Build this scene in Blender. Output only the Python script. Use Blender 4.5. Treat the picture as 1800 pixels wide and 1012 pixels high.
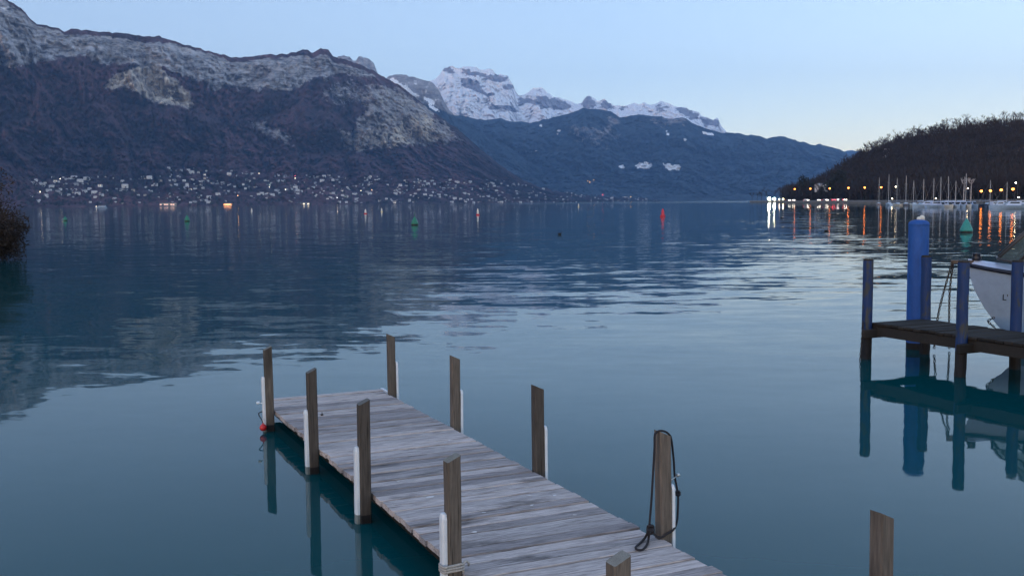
import bpy, bmesh, math, random
import numpy as np
from mathutils import Vector, Matrix

for o in list(bpy.data.objects):
    bpy.data.objects.remove(o, do_unlink=True)
S = bpy.context.scene
COL = S.collection

# ------------------------------------------------------------------ camera
H = 2.6            # eye height over the lake, metres
FPX = 1810.0       # focal length in pixels of an 1800 px wide frame
ROLL = 0.0093
PITCH = math.atan((506 - 355.5) / FPX)
fv = np.array([0, math.cos(PITCH), -math.sin(PITCH)])
rv0 = np.array([1.0, 0, 0]); uv0 = np.array([0, math.sin(PITCH), math.cos(PITCH)])
rv = rv0 * math.cos(ROLL) - uv0 * math.sin(ROLL)
uv = uv0 * math.cos(ROLL) + rv0 * math.sin(ROLL)
cam = bpy.data.objects.new('camera', bpy.data.cameras.new('camera'))
COL.objects.link(cam)
cam.data.sensor_width = 36; cam.data.lens = 36 * FPX / 1800
cam.data.clip_start = 0.1; cam.data.clip_end = 60000
cam.matrix_world = Matrix(((rv[0], uv[0], -fv[0], 0), (rv[1], uv[1], -fv[1], 0), (rv[2], uv[2], -fv[2], H), (0, 0, 0, 1)))
S.camera = cam

# ------------------------------------------------------------------ sky, sun, exposure
SUN_EL = math.radians(6.0)
SUN_AZ = math.radians(140)      # clockwise from the view direction (+Y): behind the right shoulder
W = bpy.data.worlds.new('World'); S.world = W; W.use_nodes = True
wn = W.node_tree; wn.nodes.clear()
sky = wn.nodes.new('ShaderNodeTexSky'); sky.sky_type = 'NISHITA'; sky.sun_disc = False
sky.sun_elevation = SUN_EL; sky.sun_rotation = -SUN_AZ
sky.altitude = 450; sky.air_density = 1.0; sky.dust_density = 0.3; sky.ozone_density = 1.2
tint = wn.nodes.new('ShaderNodeMix'); tint.data_type = 'RGBA'; tint.blend_type = 'MULTIPLY'; tint.inputs[0].default_value = 1.0
tint.inputs[7].default_value = (1.39, 1.15, 1.13, 1)
bg = wn.nodes.new('ShaderNodeBackground'); bg.inputs['Strength'].default_value = 0.15
wo = wn.nodes.new('ShaderNodeOutputWorld')
wn.links.new(sky.outputs[0], tint.inputs[6])
# afterglow: the whole dome brightens smoothly from the east (left) to the west where the sun went down
tcw = wn.nodes.new('ShaderNodeTexCoord'); dotw = wn.nodes.new('ShaderNodeVectorMath'); dotw.operation = 'DOT_PRODUCT'
dotw.inputs[1].default_value = (math.sin(SUN_AZ), math.cos(SUN_AZ), 0)
wn.links.new(tcw.outputs['Generated'], dotw.inputs[0])
mrw = wn.nodes.new('ShaderNodeMapRange'); mrw.inputs[1].default_value = -1; mrw.inputs[2].default_value = 1
wn.links.new(dotw.outputs['Value'], mrw.inputs[0])
crw = wn.nodes.new('ShaderNodeValToRGB'); wn.links.new(mrw.outputs[0], crw.inputs[0])
crw.color_ramp.elements[0].position = 0.15; crw.color_ramp.elements[0].color = (.50, .60, .74, 1)
crw.color_ramp.elements[1].position = 0.65; crw.color_ramp.elements[1].color = (1.0, 1.0, 1.0, 1)
glw = wn.nodes.new('ShaderNodeMix'); glw.data_type = 'RGBA'; glw.blend_type = 'MULTIPLY'; glw.inputs[0].default_value = 1.0
veil = wn.nodes.new('ShaderNodeMix'); veil.data_type = 'RGBA'; veil.inputs[0].default_value = 0.42; veil.inputs[7].default_value = (1.30, 1.63, 2.18, 1)
wn.links.new(tint.outputs[2], glw.inputs[6]); wn.links.new(crw.outputs[0], glw.inputs[7]); wn.links.new(glw.outputs[2], veil.inputs[6]); wn.links.new(veil.outputs[2], bg.inputs[0]); wn.links.new(bg.outputs[0], wo.inputs[0])

sl = bpy.data.lights.new('sun', 'SUN'); sl.energy = 0.10; sl.angle = math.radians(40); sl.color = (1.0, 0.95, 0.93)
sun = bpy.data.objects.new('sun', sl); COL.objects.link(sun)
sd = Vector((math.sin(SUN_AZ) * math.cos(math.radians(14)), math.cos(SUN_AZ) * math.cos(math.radians(14)), math.sin(math.radians(14))))
sun.rotation_euler = sd.to_track_quat('Z', 'Y').to_euler()

S.view_settings.view_transform = 'Standard'; S.view_settings.look = 'None'
S.view_settings.gamma = 1.0; S.view_settings.use_curve_mapping = False
S.view_settings.exposure = 1.68
S.render.engine = 'CYCLES'
cy = S.cycles
cy.use_denoising = True
cy.max_bounces = 6; cy.diffuse_bounces = 2; cy.glossy_bounces = 4; cy.transmission_bounces = 4
cy.volume_bounces = 1; cy.transparent_max_bounces = 8
cy.caustics_reflective = False; cy.caustics_refractive = False
cy.sample_clamp_indirect = 8.0

# ------------------------------------------------------------------ helpers
R = math.radians
rng = random.Random(7)

def ray(px, py):
    return fv * FPX + rv * (px - 900) - uv * (py - 506)

def at(px, py, z=0.0):
    """point of the horizontal plane z seen at a photo position"""
    d = ray(px, py); t = (z - H) / d[2]
    return Vector((d[0] * t, d[1] * t, z))

def at_d(px, py, dist):
    """point at forward distance dist (metres along +Y)"""
    d = ray(px, py); t = dist / d[1]
    return Vector((d[0] * t, d[1] * t, H + d[2] * t))

def horizon(px):
    return 355.5 - 0.0093 * (px - 900)

def link(o, parent=None):
    COL.objects.link(o)
    if parent is not None:
        o.parent = parent
    return o

def tag(o, label=None, cat=None, group=None, kind=None):
    if label: o['label'] = label
    if cat: o['category'] = cat
    if group: o['group'] = group
    if kind: o['kind'] = kind
    return o

def empty(name, loc=(0, 0, 0), rz=0.0, label=None, cat=None, group=None):
    o = bpy.data.objects.new(name, None); COL.objects.link(o)
    o.empty_display_size = 0.2
    o.location = loc; o.rotation_euler = (0, 0, rz)
    return tag(o, label, cat, group)

def copy_tree(o, parent=None):
    c = o.copy(); COL.objects.link(c); c.parent = parent
    for ch in list(o.children):
        copy_tree(ch, c)
    return c

class MB:
    """collects faces, builds ONE mesh"""
    def __init__(s): s.v = []; s.f = []; s.m = []
    def add(s, v, f, m=0):
        n = len(s.v); s.v += [tuple(q) for q in v]
        for q in f:
            s.f.append(tuple(n + i for i in q)); s.m.append(m)
        return s
    def box(s, a, b, m=0):
        (x0, y0, z0), (x1, y1, z1) = a, b
        return s.add([(x0, y0, z0), (x1, y0, z0), (x1, y1, z0), (x0, y1, z0), (x0, y0, z1), (x1, y0, z1), (x1, y1, z1), (x0, y1, z1)],
                     [(0, 3, 2, 1), (4, 5, 6, 7), (0, 1, 5, 4), (1, 2, 6, 5), (2, 3, 7, 6), (3, 0, 4, 7)], m)
    def lathe(s, prof, n=16, c=(0, 0, 0), m=0):
        v = []; f = []
        for r_, z in prof:
            for k in range(n):
                a = 2 * math.pi * k / n
                v.append((c[0] + r_ * math.cos(a), c[1] + r_ * math.sin(a), c[2] + z))
        for i in range(len(prof) - 1):
            for k in range(n):
                k2 = (k + 1) % n
                f.append((i * n + k, i * n + k2, (i + 1) * n + k2, (i + 1) * n + k))
        f.append(tuple(range(n))[::-1]); f.append(tuple((len(prof) - 1) * n + k for k in range(n)))
        return s.add(v, f, m)
    def tube(s, pts, rad, n=8, m=0, closed=False):
        P = [Vector(p) for p in pts]; L = len(P)
        rads = rad if isinstance(rad, (list, tuple)) else [rad] * L
        v = []; f = []
        up = None
        for i in range(L):
            if closed: t = P[(i + 1) % L] - P[i - 1]
            else: t = P[min(i + 1, L - 1)] - P[max(i - 1, 0)]
            t.normalize()
            if up is None:
                up = Vector((0, 0, 1)) if abs(t.z) < .9 else Vector((1, 0, 0))
            a = t.cross(up)
            if a.length < 1e-5: a = t.cross(Vector((0, 1, 0)))
            a.normalize(); b = a.cross(t).normalized(); up = b
            for k in range(n):
                th = 2 * math.pi * k / n
                v.append(P[i] + a * math.cos(th) * rads[i] + b * math.sin(th) * rads[i])
        for i in range(L if closed else L - 1):
            j = (i + 1) % L
            for k in range(n):
                k2 = (k + 1) % n
                f.append((i * n + k, i * n + k2, j * n + k2, j * n + k))
        if not closed:
            f.append(tuple(range(n))[::-1]); f.append(tuple((L - 1) * n + k for k in range(n)))
        return s.add(v, f, m)
    def mesh(s, name, mats, smooth=False, angle=None):
        me = bpy.data.meshes.new(name); me.from_pydata(s.v, [], s.f)
        if not isinstance(mats, (list, tuple)): mats = [mats]
        for q in mats: me.materials.append(q)
        me.polygons.foreach_set('material_index', s.m)
        if smooth: me.polygons.foreach_set('use_smooth', [True] * len(s.f))
        me.update()
        bm = bmesh.new(); bm.from_mesh(me); bmesh.ops.recalc_face_normals(bm, faces=bm.faces); bm.to_mesh(me); bm.free()
        if angle is not None:
            me.shade_smooth() if hasattr(me, 'shade_smooth') else None
            me.set_sharp_from_angle(angle=angle)
        return me
    def build(s, name, mats, parent=None, smooth=False, angle=None):
        return link(bpy.data.objects.new(name, s.mesh(name, mats, smooth, angle)), parent)

def bevelled(me, w, seg=2):
    bm = bmesh.new(); bm.from_mesh(me)
    bmesh.ops.bevel(bm, geom=list(bm.edges), offset=w, segments=seg, profile=.6, affect='EDGES')
    bm.to_mesh(me); bm.free(); me.update(); return me

def smooth_path(pts, n=6):
    P = [Vector(p) for p in pts]; out = []
    for i in range(len(P) - 1):
        p0 = P[max(i - 1, 0)]; p1 = P[i]; p2 = P[i + 1]; p3 = P[min(i + 2, len(P) - 1)]
        for k in range(n):
            t = k / n
            out.append(.5 * ((2 * p1) + (p2 - p0) * t + (2 * p0 - 5 * p1 + 4 * p2 - p3) * t * t + (3 * p1 - p0 - 3 * p2 + p3) * t ** 3))
    out.append(P[-1]); return out

# numpy noise -------------------------------------------------------
def _h(ix, iy, seed):
    n = (ix.astype(np.int64) * 374761393 + iy.astype(np.int64) * 668265263 + seed * 974711) & 0xffffffff
    n = ((n ^ (n >> 13)) * 1274126177) & 0xffffffff
    return ((n ^ (n >> 16)) & 0xffff) / 65535.0

def vn(x, y, seed=0):
    ix = np.floor(x); iy = np.floor(y); fx = x - ix; fy = y - iy
    fx = fx * fx * fx * (fx * (fx * 6 - 15) + 10); fy = fy * fy * fy * (fy * (fy * 6 - 15) + 10)
    a = _h(ix, iy, seed); b = _h(ix + 1, iy, seed); c = _h(ix, iy + 1, seed); d = _h(ix + 1, iy + 1, seed)
    return (a + (b - a) * fx) * (1 - fy) + (c + (d - c) * fx) * fy

def fbm(x, y, o=5, seed=0, ridged=False, gain=.5):
    s = np.zeros_like(x); am = 1.; tot = 0.
    for k in range(o):
        q = vn(x, y, seed + k * 17)
        if ridged: q = 1 - np.abs(2 * q - 1)
        s += am * q; tot += am; am *= gain; x = x * 2.03 + 11.7; y = y * 2.03 - 5.3
    return s / tot

def inpoly(x, y, poly):
    r = np.zeros(x.shape, bool); n = len(poly)
    for i in range(n):
        x1, y1 = poly[i]; x2, y2 = poly[(i + 1) % n]
        c = ((y1 > y) != (y2 > y)) & (x < (x2 - x1) * (y - y1) / ((y2 - y1) + 1e-9) + x1)
        r ^= c
    return r

def sstep(a, b, x):
    t = np.clip((x - a) / (b - a), 0, 1); return t * t * (3 - 2 * t)

# ------------------------------------------------------------------ materials
def newmat(name):
    m = bpy.data.materials.new(name); m.use_nodes = True
    nt = m.node_tree; b = nt.nodes['Principled BSDF']
    return m, nt, b

def N(nt, t, **kw):
    n = nt.nodes.new(t)
    for k, v in kw.items(): setattr(n, k, v)
    return n

def noise(nt, vec, scale, detail=4, rough=.55, stretch=None, dist=0.0):
    n = N(nt, 'ShaderNodeTexNoise'); n.inputs['Scale'].default_value = scale
    n.inputs['Detail'].default_value = detail; n.inputs['Roughness'].default_value = rough
    n.inputs['Distortion'].default_value = dist
    if stretch:
        mp = N(nt, 'ShaderNodeMapping'); mp.inputs['Scale'].default_value = stretch
        nt.links.new(vec, mp.inputs[0]); vec = mp.outputs[0]
    nt.links.new(vec, n.inputs['Vector']); return n

def ramp(nt, fac, stops):
    r = N(nt, 'ShaderNodeValToRGB'); e = r.color_ramp.elements
    while len(e) < len(stops): e.new(.5)
    for i, (p, c) in enumerate(stops):
        e[i].position = p; e[i].color = tuple(c) + (1,) if len(c) == 3 else c
    nt.links.new(fac, r.inputs[0]); return r

def mix(nt, fac, a, b, blend='MIX'):
    m = N(nt, 'ShaderNodeMix'); m.data_type = 'RGBA'; m.blend_type = blend
    for i, q in ((0, fac), (6, a), (7, b)):
        if isinstance(q, (int, float)): m.inputs[i].default_value = q
        elif isinstance(q, (tuple, list)): m.inputs[i].default_value = tuple(q) + (1,) if len(q) == 3 else q
        else: nt.links.new(q, m.inputs[i])
    return m.outputs[2]

def math_(nt, op, a, b=None, c=None):
    m = N(nt, 'ShaderNodeMath'); m.operation = op
    for i, q in enumerate((a, b, c)):
        if q is None: continue
        if isinstance(q, (int, float)): m.inputs[i].default_value = q
        else: nt.links.new(q, m.inputs[i])
    return m.outputs[0]

def bump(nt, b, h, strength, dist):
    n = N(nt, 'ShaderNodeBump'); n.inputs['Strength'].default_value = strength; n.inputs['Distance'].default_value = dist
    nt.links.new(h, n.inputs['Height']); nt.links.new(n.outputs[0], b.inputs['Normal'])

def objcoord(nt, random_shift=True):
    tc = N(nt, 'ShaderNodeTexCoord')
    if not random_shift: return tc.outputs['Object']
    oi = N(nt, 'ShaderNodeObjectInfo')
    v = N(nt, 'ShaderNodeVectorMath'); v.operation = 'MULTIPLY_ADD'
    cb = N(nt, 'ShaderNodeCombineXYZ')
    for i, k in enumerate((37., 91., 53.)):
        nt.links.new(math_(nt, 'MULTIPLY', oi.outputs['Random'], k), cb.inputs[i])
    v.inputs[1].default_value = (1, 1, 1)
    nt.links.new(tc.outputs['Object'], v.inputs[0]); nt.links.new(cb.outputs[0], v.inputs[2])
    return v.outputs[0]

def paint(name, col, rough=.5, var=.25, scale=6., metallic=0., bumpd=0.0):
    m, nt, b = newmat(name)
    vec = objcoord(nt)
    n = noise(nt, vec, scale, 6, .65)
    c1 = tuple(q * (1 - var) for q in col); c2 = tuple(min(1, q * (1 + var * .6)) for q in col)
    r = ramp(nt, n.outputs[0], [(.3, c1), (.7, c2)])
    nt.links.new(r.outputs[0], b.inputs['Base Color'])
    b.inputs['Roughness'].default_value = rough; b.inputs['Metallic'].default_value = metallic
    if bumpd: bump(nt, b, n.outputs[0], .6, bumpd)
    return m

def glow(name, col, strength):
    m, nt, b = newmat(name)
    b.inputs['Base Color'].default_value = tuple(col) + (1,)
    b.inputs['Emission Color'].default_value = tuple(col) + (1,); b.inputs['Emission Strength'].default_value = strength
    return m

# ------------------------------------------------------------------ lake
def lake_material():
    m, nt, b = newmat('lake_water')
    geo = N(nt, 'ShaderNodeNewGeometry'); P = geo.outputs['Position']
    sp = N(nt, 'ShaderNodeSeparateXYZ'); nt.links.new(P, sp.inputs[0])
    def slope(scale, stretch, detail=2., rough=.5, rot=0.0):
        mp = N(nt, 'ShaderNodeMapping'); mp.inputs['Scale'].default_value = stretch; mp.inputs['Rotation'].default_value = (0, 0, rot)
        nt.links.new(P, mp.inputs[0])
        n = N(nt, 'ShaderNodeTexNoise'); n.inputs['Scale'].default_value = scale; n.inputs['Detail'].default_value = detail; n.inputs['Roughness'].default_value = rough
        nt.links.new(mp.outputs[0], n.inputs['Vector'])
        v = N(nt, 'ShaderNodeVectorMath'); v.operation = 'SUBTRACT'; v.inputs[1].default_value = (.5, .5, .5)
        nt.links.new(n.outputs['Color'], v.inputs[0]); return v.outputs[0]
    def scaled(v, f):
        q = N(nt, 'ShaderNodeVectorMath'); q.operation = 'SCALE'; nt.links.new(v, q.inputs[0])
        if isinstance(f, float): q.inputs['Scale'].default_value = f
        else: nt.links.new(f, q.inputs['Scale'])
        return q.outputs[0]
    def addv(a, c):
        q = N(nt, 'ShaderNodeVectorMath'); q.operation = 'ADD'; nt.links.new(a, q.inputs[0]); nt.links.new(c, q.inputs[1]); return q.outputs[0]
    def smooth(x, a, c, lo, hi):
        r = N(nt, 'ShaderNodeMapRange'); r.interpolation_type = 'SMOOTHSTEP'
        for i, q in enumerate((x, a, c, lo, hi)):
            if isinstance(q, (int, float)): r.inputs[i].default_value = q
            else: nt.links.new(q, r.inputs[i])
        return r.outputs[0]
    # distance from the sheltered basin by the quay
    dist = N(nt, 'ShaderNodeVectorMath'); dist.operation = 'LENGTH'; nt.links.new(P, dist.inputs[0]); D = dist.outputs['Value']
    # patchiness of the breeze
    pn = noise(nt, P, .045, 2, .5, stretch=(.45, 1, 1)).outputs[0]
    patch = smooth(pn, .38, .62, .45, 1.05)
    nearcalm = smooth(D, 9.5, 26., .15, 1.0)
    a1 = math_(nt, 'MULTIPLY', math_(nt, 'MULTIPLY', patch, nearcalm), .098)
    v = scaled(slope(1.05, (.34, 1., 1.), 2., .45, .06), a1)
    v = addv(v, scaled(slope(2.9, (.45, 1., 1.), 2., .5, -.1), math_(nt, 'MULTIPLY', math_(nt, 'MULTIPLY', patch, nearcalm), .070)))
    v = addv(v, scaled(slope(5.0, (.6, 1., 1.), 3., .5, .2), smooth(D, 12., 45., .011, .030)))
    v = addv(v, scaled(slope(.22, (.5, 1., 1.), 1., .5, .1), .012))
    # open-lake breeze far out towards the head of the lake: rough facets that show the sky
    breeze = math_(nt, 'MULTIPLY', smooth(D, 700., 1500., 0., 1.), smooth(sp.outputs['X'], -250., 150., 0., 1.))
    v = addv(v, scaled(slope(.9, (.6, 1., 1.), 3., .6, .0), math_(nt, 'MULTIPLY', breeze, .55)))
    sx = N(nt, 'ShaderNodeSeparateXYZ'); nt.links.new(v, sx.inputs[0])
    cb = N(nt, 'ShaderNodeCombineXYZ'); nt.links.new(sx.outputs[0], cb.inputs[0]); nt.links.new(sx.outputs[1], cb.inputs[1]); cb.inputs[2].default_value = 1.0
    nn = N(nt, 'ShaderNodeVectorMath'); nn.operation = 'NORMALIZE'; nt.links.new(cb.outputs[0], nn.inputs[0])
    nt.links.new(nn.outputs[0], b.inputs['Normal'])
    tone = noise(nt, P, .12, 2, .5).outputs[0]
    c = ramp(nt, tone, [(.35, (.001, .050, .060)), (.7, (.002, .060, .072))])
    nt.links.new(c.outputs[0], b.inputs['Base Color'])
    b.inputs['Roughness'].default_value = 0.03; b.inputs['IOR'].default_value = 1.22
    return m

lake = MB().add([(-14000, -40, 0), (14000, -40, 0), (14000, 17000, 0), (-14000, 17000, 0)], [(0, 1, 2, 3)]).build('lake', lake_material())
tag(lake, 'calm blue green lake water reflecting mountains and dusk sky', None, None, 'structure')

# ------------------------------------------------------------------ mountains
def terrain_material(name, forest_a, forest_b, rock_a, rock_b, warm, grain=.012, grain2=.05):
    """vertex colour channels: R rock, G snow, B cream cliff (what the ground IS made of)"""
    m, nt, b = newmat(name)
    at_ = N(nt, 'ShaderNodeVertexColor'); at_.layer_name = 'cover'
    sp = N(nt, 'ShaderNodeSeparateColor'); nt.links.new(at_.outputs['Color'], sp.inputs[0])
    P = N(nt, 'ShaderNodeNewGeometry').outputs['Position']
    n1 = noise(nt, P, grain * .16, 5, .6).outputs[0]
    n2 = noise(nt, P, grain, 8, .82).outputs[0]
    n3 = noise(nt, P, grain2, 3, .7).outputs[0]
    st = noise(nt, P, grain * 1.8, 8, .82, stretch=(.45, .45, 2.0), dist=.5).outputs[0]
    nm = noise(nt, P, grain * .55, 5, .7, dist=.8).outputs[0]
    nf = math_(nt, 'ADD', math_(nt, 'MULTIPLY', n1, .55), math_(nt, 'MULTIPLY', nm, .45))
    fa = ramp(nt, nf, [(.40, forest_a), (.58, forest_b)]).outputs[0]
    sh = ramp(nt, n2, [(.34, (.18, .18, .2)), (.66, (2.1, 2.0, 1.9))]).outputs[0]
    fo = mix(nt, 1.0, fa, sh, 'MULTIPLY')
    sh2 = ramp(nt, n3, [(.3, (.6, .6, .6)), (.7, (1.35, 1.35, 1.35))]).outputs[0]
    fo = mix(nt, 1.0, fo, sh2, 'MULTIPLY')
    ro = ramp(nt, st, [(.40, rock_a), (.53, rock_b), (.64, tuple(q * 1.5 for q in rock_b))]).outputs[0]
    wa = mix(nt, 1.0, warm, ramp(nt, noise(nt, P, grain * 1.3, 6, .7, stretch=(1.6, 1.6, .35)).outputs[0], [(.38, (.22, .22, .26)), (.60, (1.15, 1.13, 1.08))]).outputs[0], 'MULTIPLY')
    rk = mix(nt, sp.outputs[2], ro, wa)
    # ragged border of the rock
    rf = math_(nt, 'ADD', sp.outputs[0], math_(nt, 'MULTIPLY', math_(nt, 'SUBTRACT', n2, .5), 2.6))
    rr = ramp(nt, rf, [(.36, (0, 0, 0)), (.66, (1, 1, 1))]).outputs[0]
    c = mix(nt, rr, fo, rk)
    sf = math_(nt, 'ADD', sp.outputs[1], math_(nt, 'MULTIPLY', math_(nt, 'SUBTRACT', st, .5), .9))
    ss = ramp(nt, sf, [(.46, (0, 0, 0)), (.56, (1, 1, 1))]).outputs[0]
    c = mix(nt, ss, c, (.93, .93, .94))
    nt.links.new(c, b.inputs['Base Color']); b.inputs['Roughness'].default_value = .95
    b.inputs['Specular IOR Level'].default_value = .1
    return m

def mountain(name, skyline, Df, Dr, prof, px0, px1, nx, nt_, relief, cover, mat, jag=1.0, seed=1, z_foot=-3., back=1.25, wob=None):
    """ridge with its own distance and depth; Df / Dr = distance of foot and crest (metres) along the bearing"""
    px = np.linspace(px0, px1, nx)
    sx, sy = zip(*skyline); ys = np.interp(px, sx, sy)
    ys = ys + (fbm(px / 9., px * 0, 4, seed) - .5) * 5. * jag
    D0 = np.interp(px, *zip(*Df)); D1 = np.interp(px, *zip(*Dr))
    dx = fv[0] * FPX + rv[0] * (px - 900) - uv[0] * (ys - 506)
    dy = fv[1] * FPX + rv[1] * (px - 900) - uv[1] * (ys - 506)
    dz = fv[2] * FPX + rv[2] * (px - 900) - uv[2] * (ys - 506)
    hor = np.hypot(dx, dy); ux = dx / hor; uy = dy / hor; s1 = dz / hor
    s0 = (z_foot - H) / D0
    t = np.linspace(0, 1, nt_)
    tp, gp = zip(*prof)
    G = np.interp(t, tp, gp)
    # smooth the profile a little
    T, PX = np.meshgrid(t, px, indexing='ij')
    D = D0[None] + (D1 - D0)[None] * T
    s = s0[None] + (s1 - s0)[None] * G[:, None]
    arc = PX / 1800. * 9.; vv = G[:, None] * (ys[None] * 0 + 1) * 3.
    lvl = np.sin(np.clip(T, 0, 1) * math.pi) ** .6
    warp = fbm(arc * 1.3 + 3, vv * 1.1, 3, seed + 5) - .5
    rel = (fbm(arc * 5. + warp * 2.5 + G[:, None] * 1.6, vv * 1.3, 6, seed + 9, ridged=True, gain=.52) - .5)
    rel2 = (fbm(arc * 30., vv * 22., 4, seed + 21, gain=.6) - .5)
    Dd = D + (rel * relief + rel2 * relief * .42) * lvl
    X = ux[None] * Dd; Y = uy[None] * Dd; Z = H + s * Dd
    py = 506 - FPX * 0 + 0 * Z
    # photo row of every vertex (used only to find a place for houses and to lay the ground cover out)
    q = X * fv[0] + Y * fv[1] + (Z - H) * fv[2]
    py = 506 - FPX * (X * uv[0] + Y * uv[1] + (Z - H) * uv[2]) / q
    # back slope
    bz = []
    for k, (bd, bs) in enumerate(((1.015, .985), (1.06, .9), (1.15, .6), (back, .05))):
        bz.append((ux * D1 * bd, uy * D1 * bd, (H + s1 * D1) * bs))
    Xa = np.vstack([X] + [b[0][None] for b in bz]); Ya = np.vstack([Y] + [b[1][None] for b in bz]); Za = np.vstack([Z] + [b[2][None] for b in bz])
    rows = Xa.shape[0]
    V = np.stack([Xa, Ya, Za], -1).reshape(-1, 3)
    i = np.arange(rows - 1)[:, None] * nx + np.arange(nx - 1)[None]
    F = np.stack([i, i + 1, i + nx + 1, i + nx], -1).reshape(-1, 4)
    me = bpy.data.meshes.new(name)
    me.vertices.add(len(V)); me.vertices.foreach_set('co', V.ravel())
    me.loops.add(len(F) * 4); me.loops.foreach_set('vertex_index', F.ravel().astype(np.int32))
    me.polygons.add(len(F)); me.polygons.foreach_set('loop_start', np.arange(0, len(F) * 4, 4, dtype=np.int32))
    me.polygons.foreach_set('use_smooth', np.ones(len(F), bool))
    me.update(calc_edges=True)
    C = np.zeros((rows, nx, 4)); C[..., 3] = 1
    r_, g_, b_ = cover(PX, py, ys[None] + 0 * PX, T)
    C[:nt_, :, 0] = r_; C[:nt_, :, 1] = g_; C[:nt_, :, 2] = b_
    C[nt_:, :, :3] = C[nt_ - 1, :, :3][None]
    ca = me.color_attributes.new('cover', 'FLOAT_COLOR', 'POINT'); ca.data.foreach_set('color', C.ravel().astype(np.float32))
    me.materials.append(mat)
    o = link(bpy.data.objects.new(name, me)); o['kind'] = 'structure'
    return o, px, py, np.stack([X, Y, Z], -1)

def soft(PX, PY, poly, seed=3, amp=9., sc=14.):
    a = (fbm(PX / sc, PY / sc, 4, seed) - .5) * 2 * amp; b = (fbm(PX / sc + 40, PY / sc + 9, 4, seed + 2) - .5) * 2 * amp
    m = np.zeros(PX.shape)
    k = min(1., amp / 6.)
    taps = [(0, 0)] + [(math.cos(t) * r_ * k, math.sin(t) * r_ * k * .8) for r_ in (3., 7.) for t in [i * 1.047 for i in range(6)]]
    for ox, oy in taps:
        m += inpoly(PX + a + ox, PY + b + oy, poly)
    return m / len(taps)

# the near range on the left: forest slopes, grey limestone crest, two cream cliffs
SK1 = [(-260, -60), (-60, -25), (0, -6), (25, 6), (42, 20), (55, 34), (66, 43), (85, 45), (104, 50), (114, 57), (125, 52), (150, 52), (205, 58), (245, 62), (278, 64), (300, 71), (335, 82), (372, 91), (392, 96), (410, 102), (440, 101), (470, 96),
       (505, 95), (522, 92), (532, 87), (541, 88), (549, 92), (556, 91), (563, 87), (577, 86), (585, 99), (605, 105), (640, 117), (665, 130), (690, 143), (715, 160), (745, 185), (775, 207), (805, 228), (835, 252), (870, 283), (905, 308), (940, 326), (985, 338), (1040, 344), (1120, 349), (1220, 351.2), (1290, 351.5), (1330, 352.5)]
def cover1(PX, PY, YS, T):
    dep = PY - YS
    low = np.interp(PX, [-300, 0, 90, 130, 190, 260, 340, 400, 510, 535, 600, 640, 670, 720, 800], [130, 120, 100, 95, 112, 112, 142, 156, 158, 142, 134, 134, 140, 158, 190])
    up = np.interp(PX, [-300, 0, 110, 125, 190, 240, 285, 300, 390, 400, 460, 520, 545, 580, 650], [1, 1, 1, 7, 4, 8, 8, 2, 2, 5, 4, 3, 8, 7, 4])
    rock = sstep(0, 6, dep - up) * (1 - sstep(-7, 9, PY - low + (fbm(PX / 18., PY / 12., 4, 8) - .5) * 26)) * .92
    rock = np.maximum(rock, .80 * soft(PX, PY, [(0, 60), (110, 60), (118, 95), (60, 110), (-200, 130), (-200, 0)]))
    cream = soft(PX, PY, [(176, 158), (203, 128), (240, 117), (285, 121), (308, 142), (330, 163), (342, 190), (305, 184), (262, 181), (236, 162), (215, 152)], 3, 6)
    cream2 = soft(PX, PY, [(640, 240), (655, 232), (700, 222), (738, 196), (764, 214), (772, 240), (752, 254), (736, 244), (700, 258), (655, 254)], 5, 6)
    grey2 = .66 * soft(PX, PY, [(590, 240), (625, 218), (650, 180), (640, 160), (700, 155), (745, 185), (800, 235), (820, 250), (790, 245), (770, 250), (700, 262), (640, 262), (612, 270)], 6, 14)
    grey3 = .55 * soft(PX, PY, [(425, 205), (470, 215), (500, 235), (520, 258), (480, 250), (440, 232)], 7, 10)
    grey4 = .50 * soft(PX, PY, [(560, 150), (640, 140), (700, 155), (720, 180), (640, 190), (560, 175)], 9, 14)
    rock = np.maximum.reduce([rock, cream * .95, cream2 * .95, grey2, grey3, grey4])
    cap = (dep < up) & (PX > 116) & (PX < 640)
    rock = np.where(cap, rock * .3, rock)
    snow = .55 * soft(PX, PY, [(0, 108), (40, 112), (70, 124), (110, 146), (98, 150), (60, 128), (20, 122), (0, 122)], 11, 8) * (fbm(PX / 7., PY / 4., 3, 4) > .52)
    snow = np.maximum(snow, .5 * soft(PX, PY, [(0, 12), (30, 0), (35, 10), (20, 18), (0, 25)], 12, 5))
    snow = np.maximum(snow, .36 * ((fbm(PX / 9., PY / 3., 4, 77) > .60) & (rock > .5) & (cream < .2)))
    field = .30 * soft(PX, PY, [(170, 288), (195, 288), (192, 296), (172, 295)], 4, 2)
    return np.maximum(rock, field), snow, np.clip(cream + cream2 + .4 * grey2 + .8 * field, 0, 1)
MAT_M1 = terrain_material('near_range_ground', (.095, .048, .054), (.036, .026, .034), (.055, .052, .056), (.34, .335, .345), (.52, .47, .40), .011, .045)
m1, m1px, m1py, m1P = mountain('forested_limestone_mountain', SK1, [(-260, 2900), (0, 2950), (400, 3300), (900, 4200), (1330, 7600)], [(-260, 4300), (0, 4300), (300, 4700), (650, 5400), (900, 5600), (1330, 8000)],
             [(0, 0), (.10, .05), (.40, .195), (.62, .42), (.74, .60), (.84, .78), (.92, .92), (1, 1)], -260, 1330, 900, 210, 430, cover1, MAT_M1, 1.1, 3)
m1['label'] = 'long forested mountainside with pale limestone crest and two cream cliffs'

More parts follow.
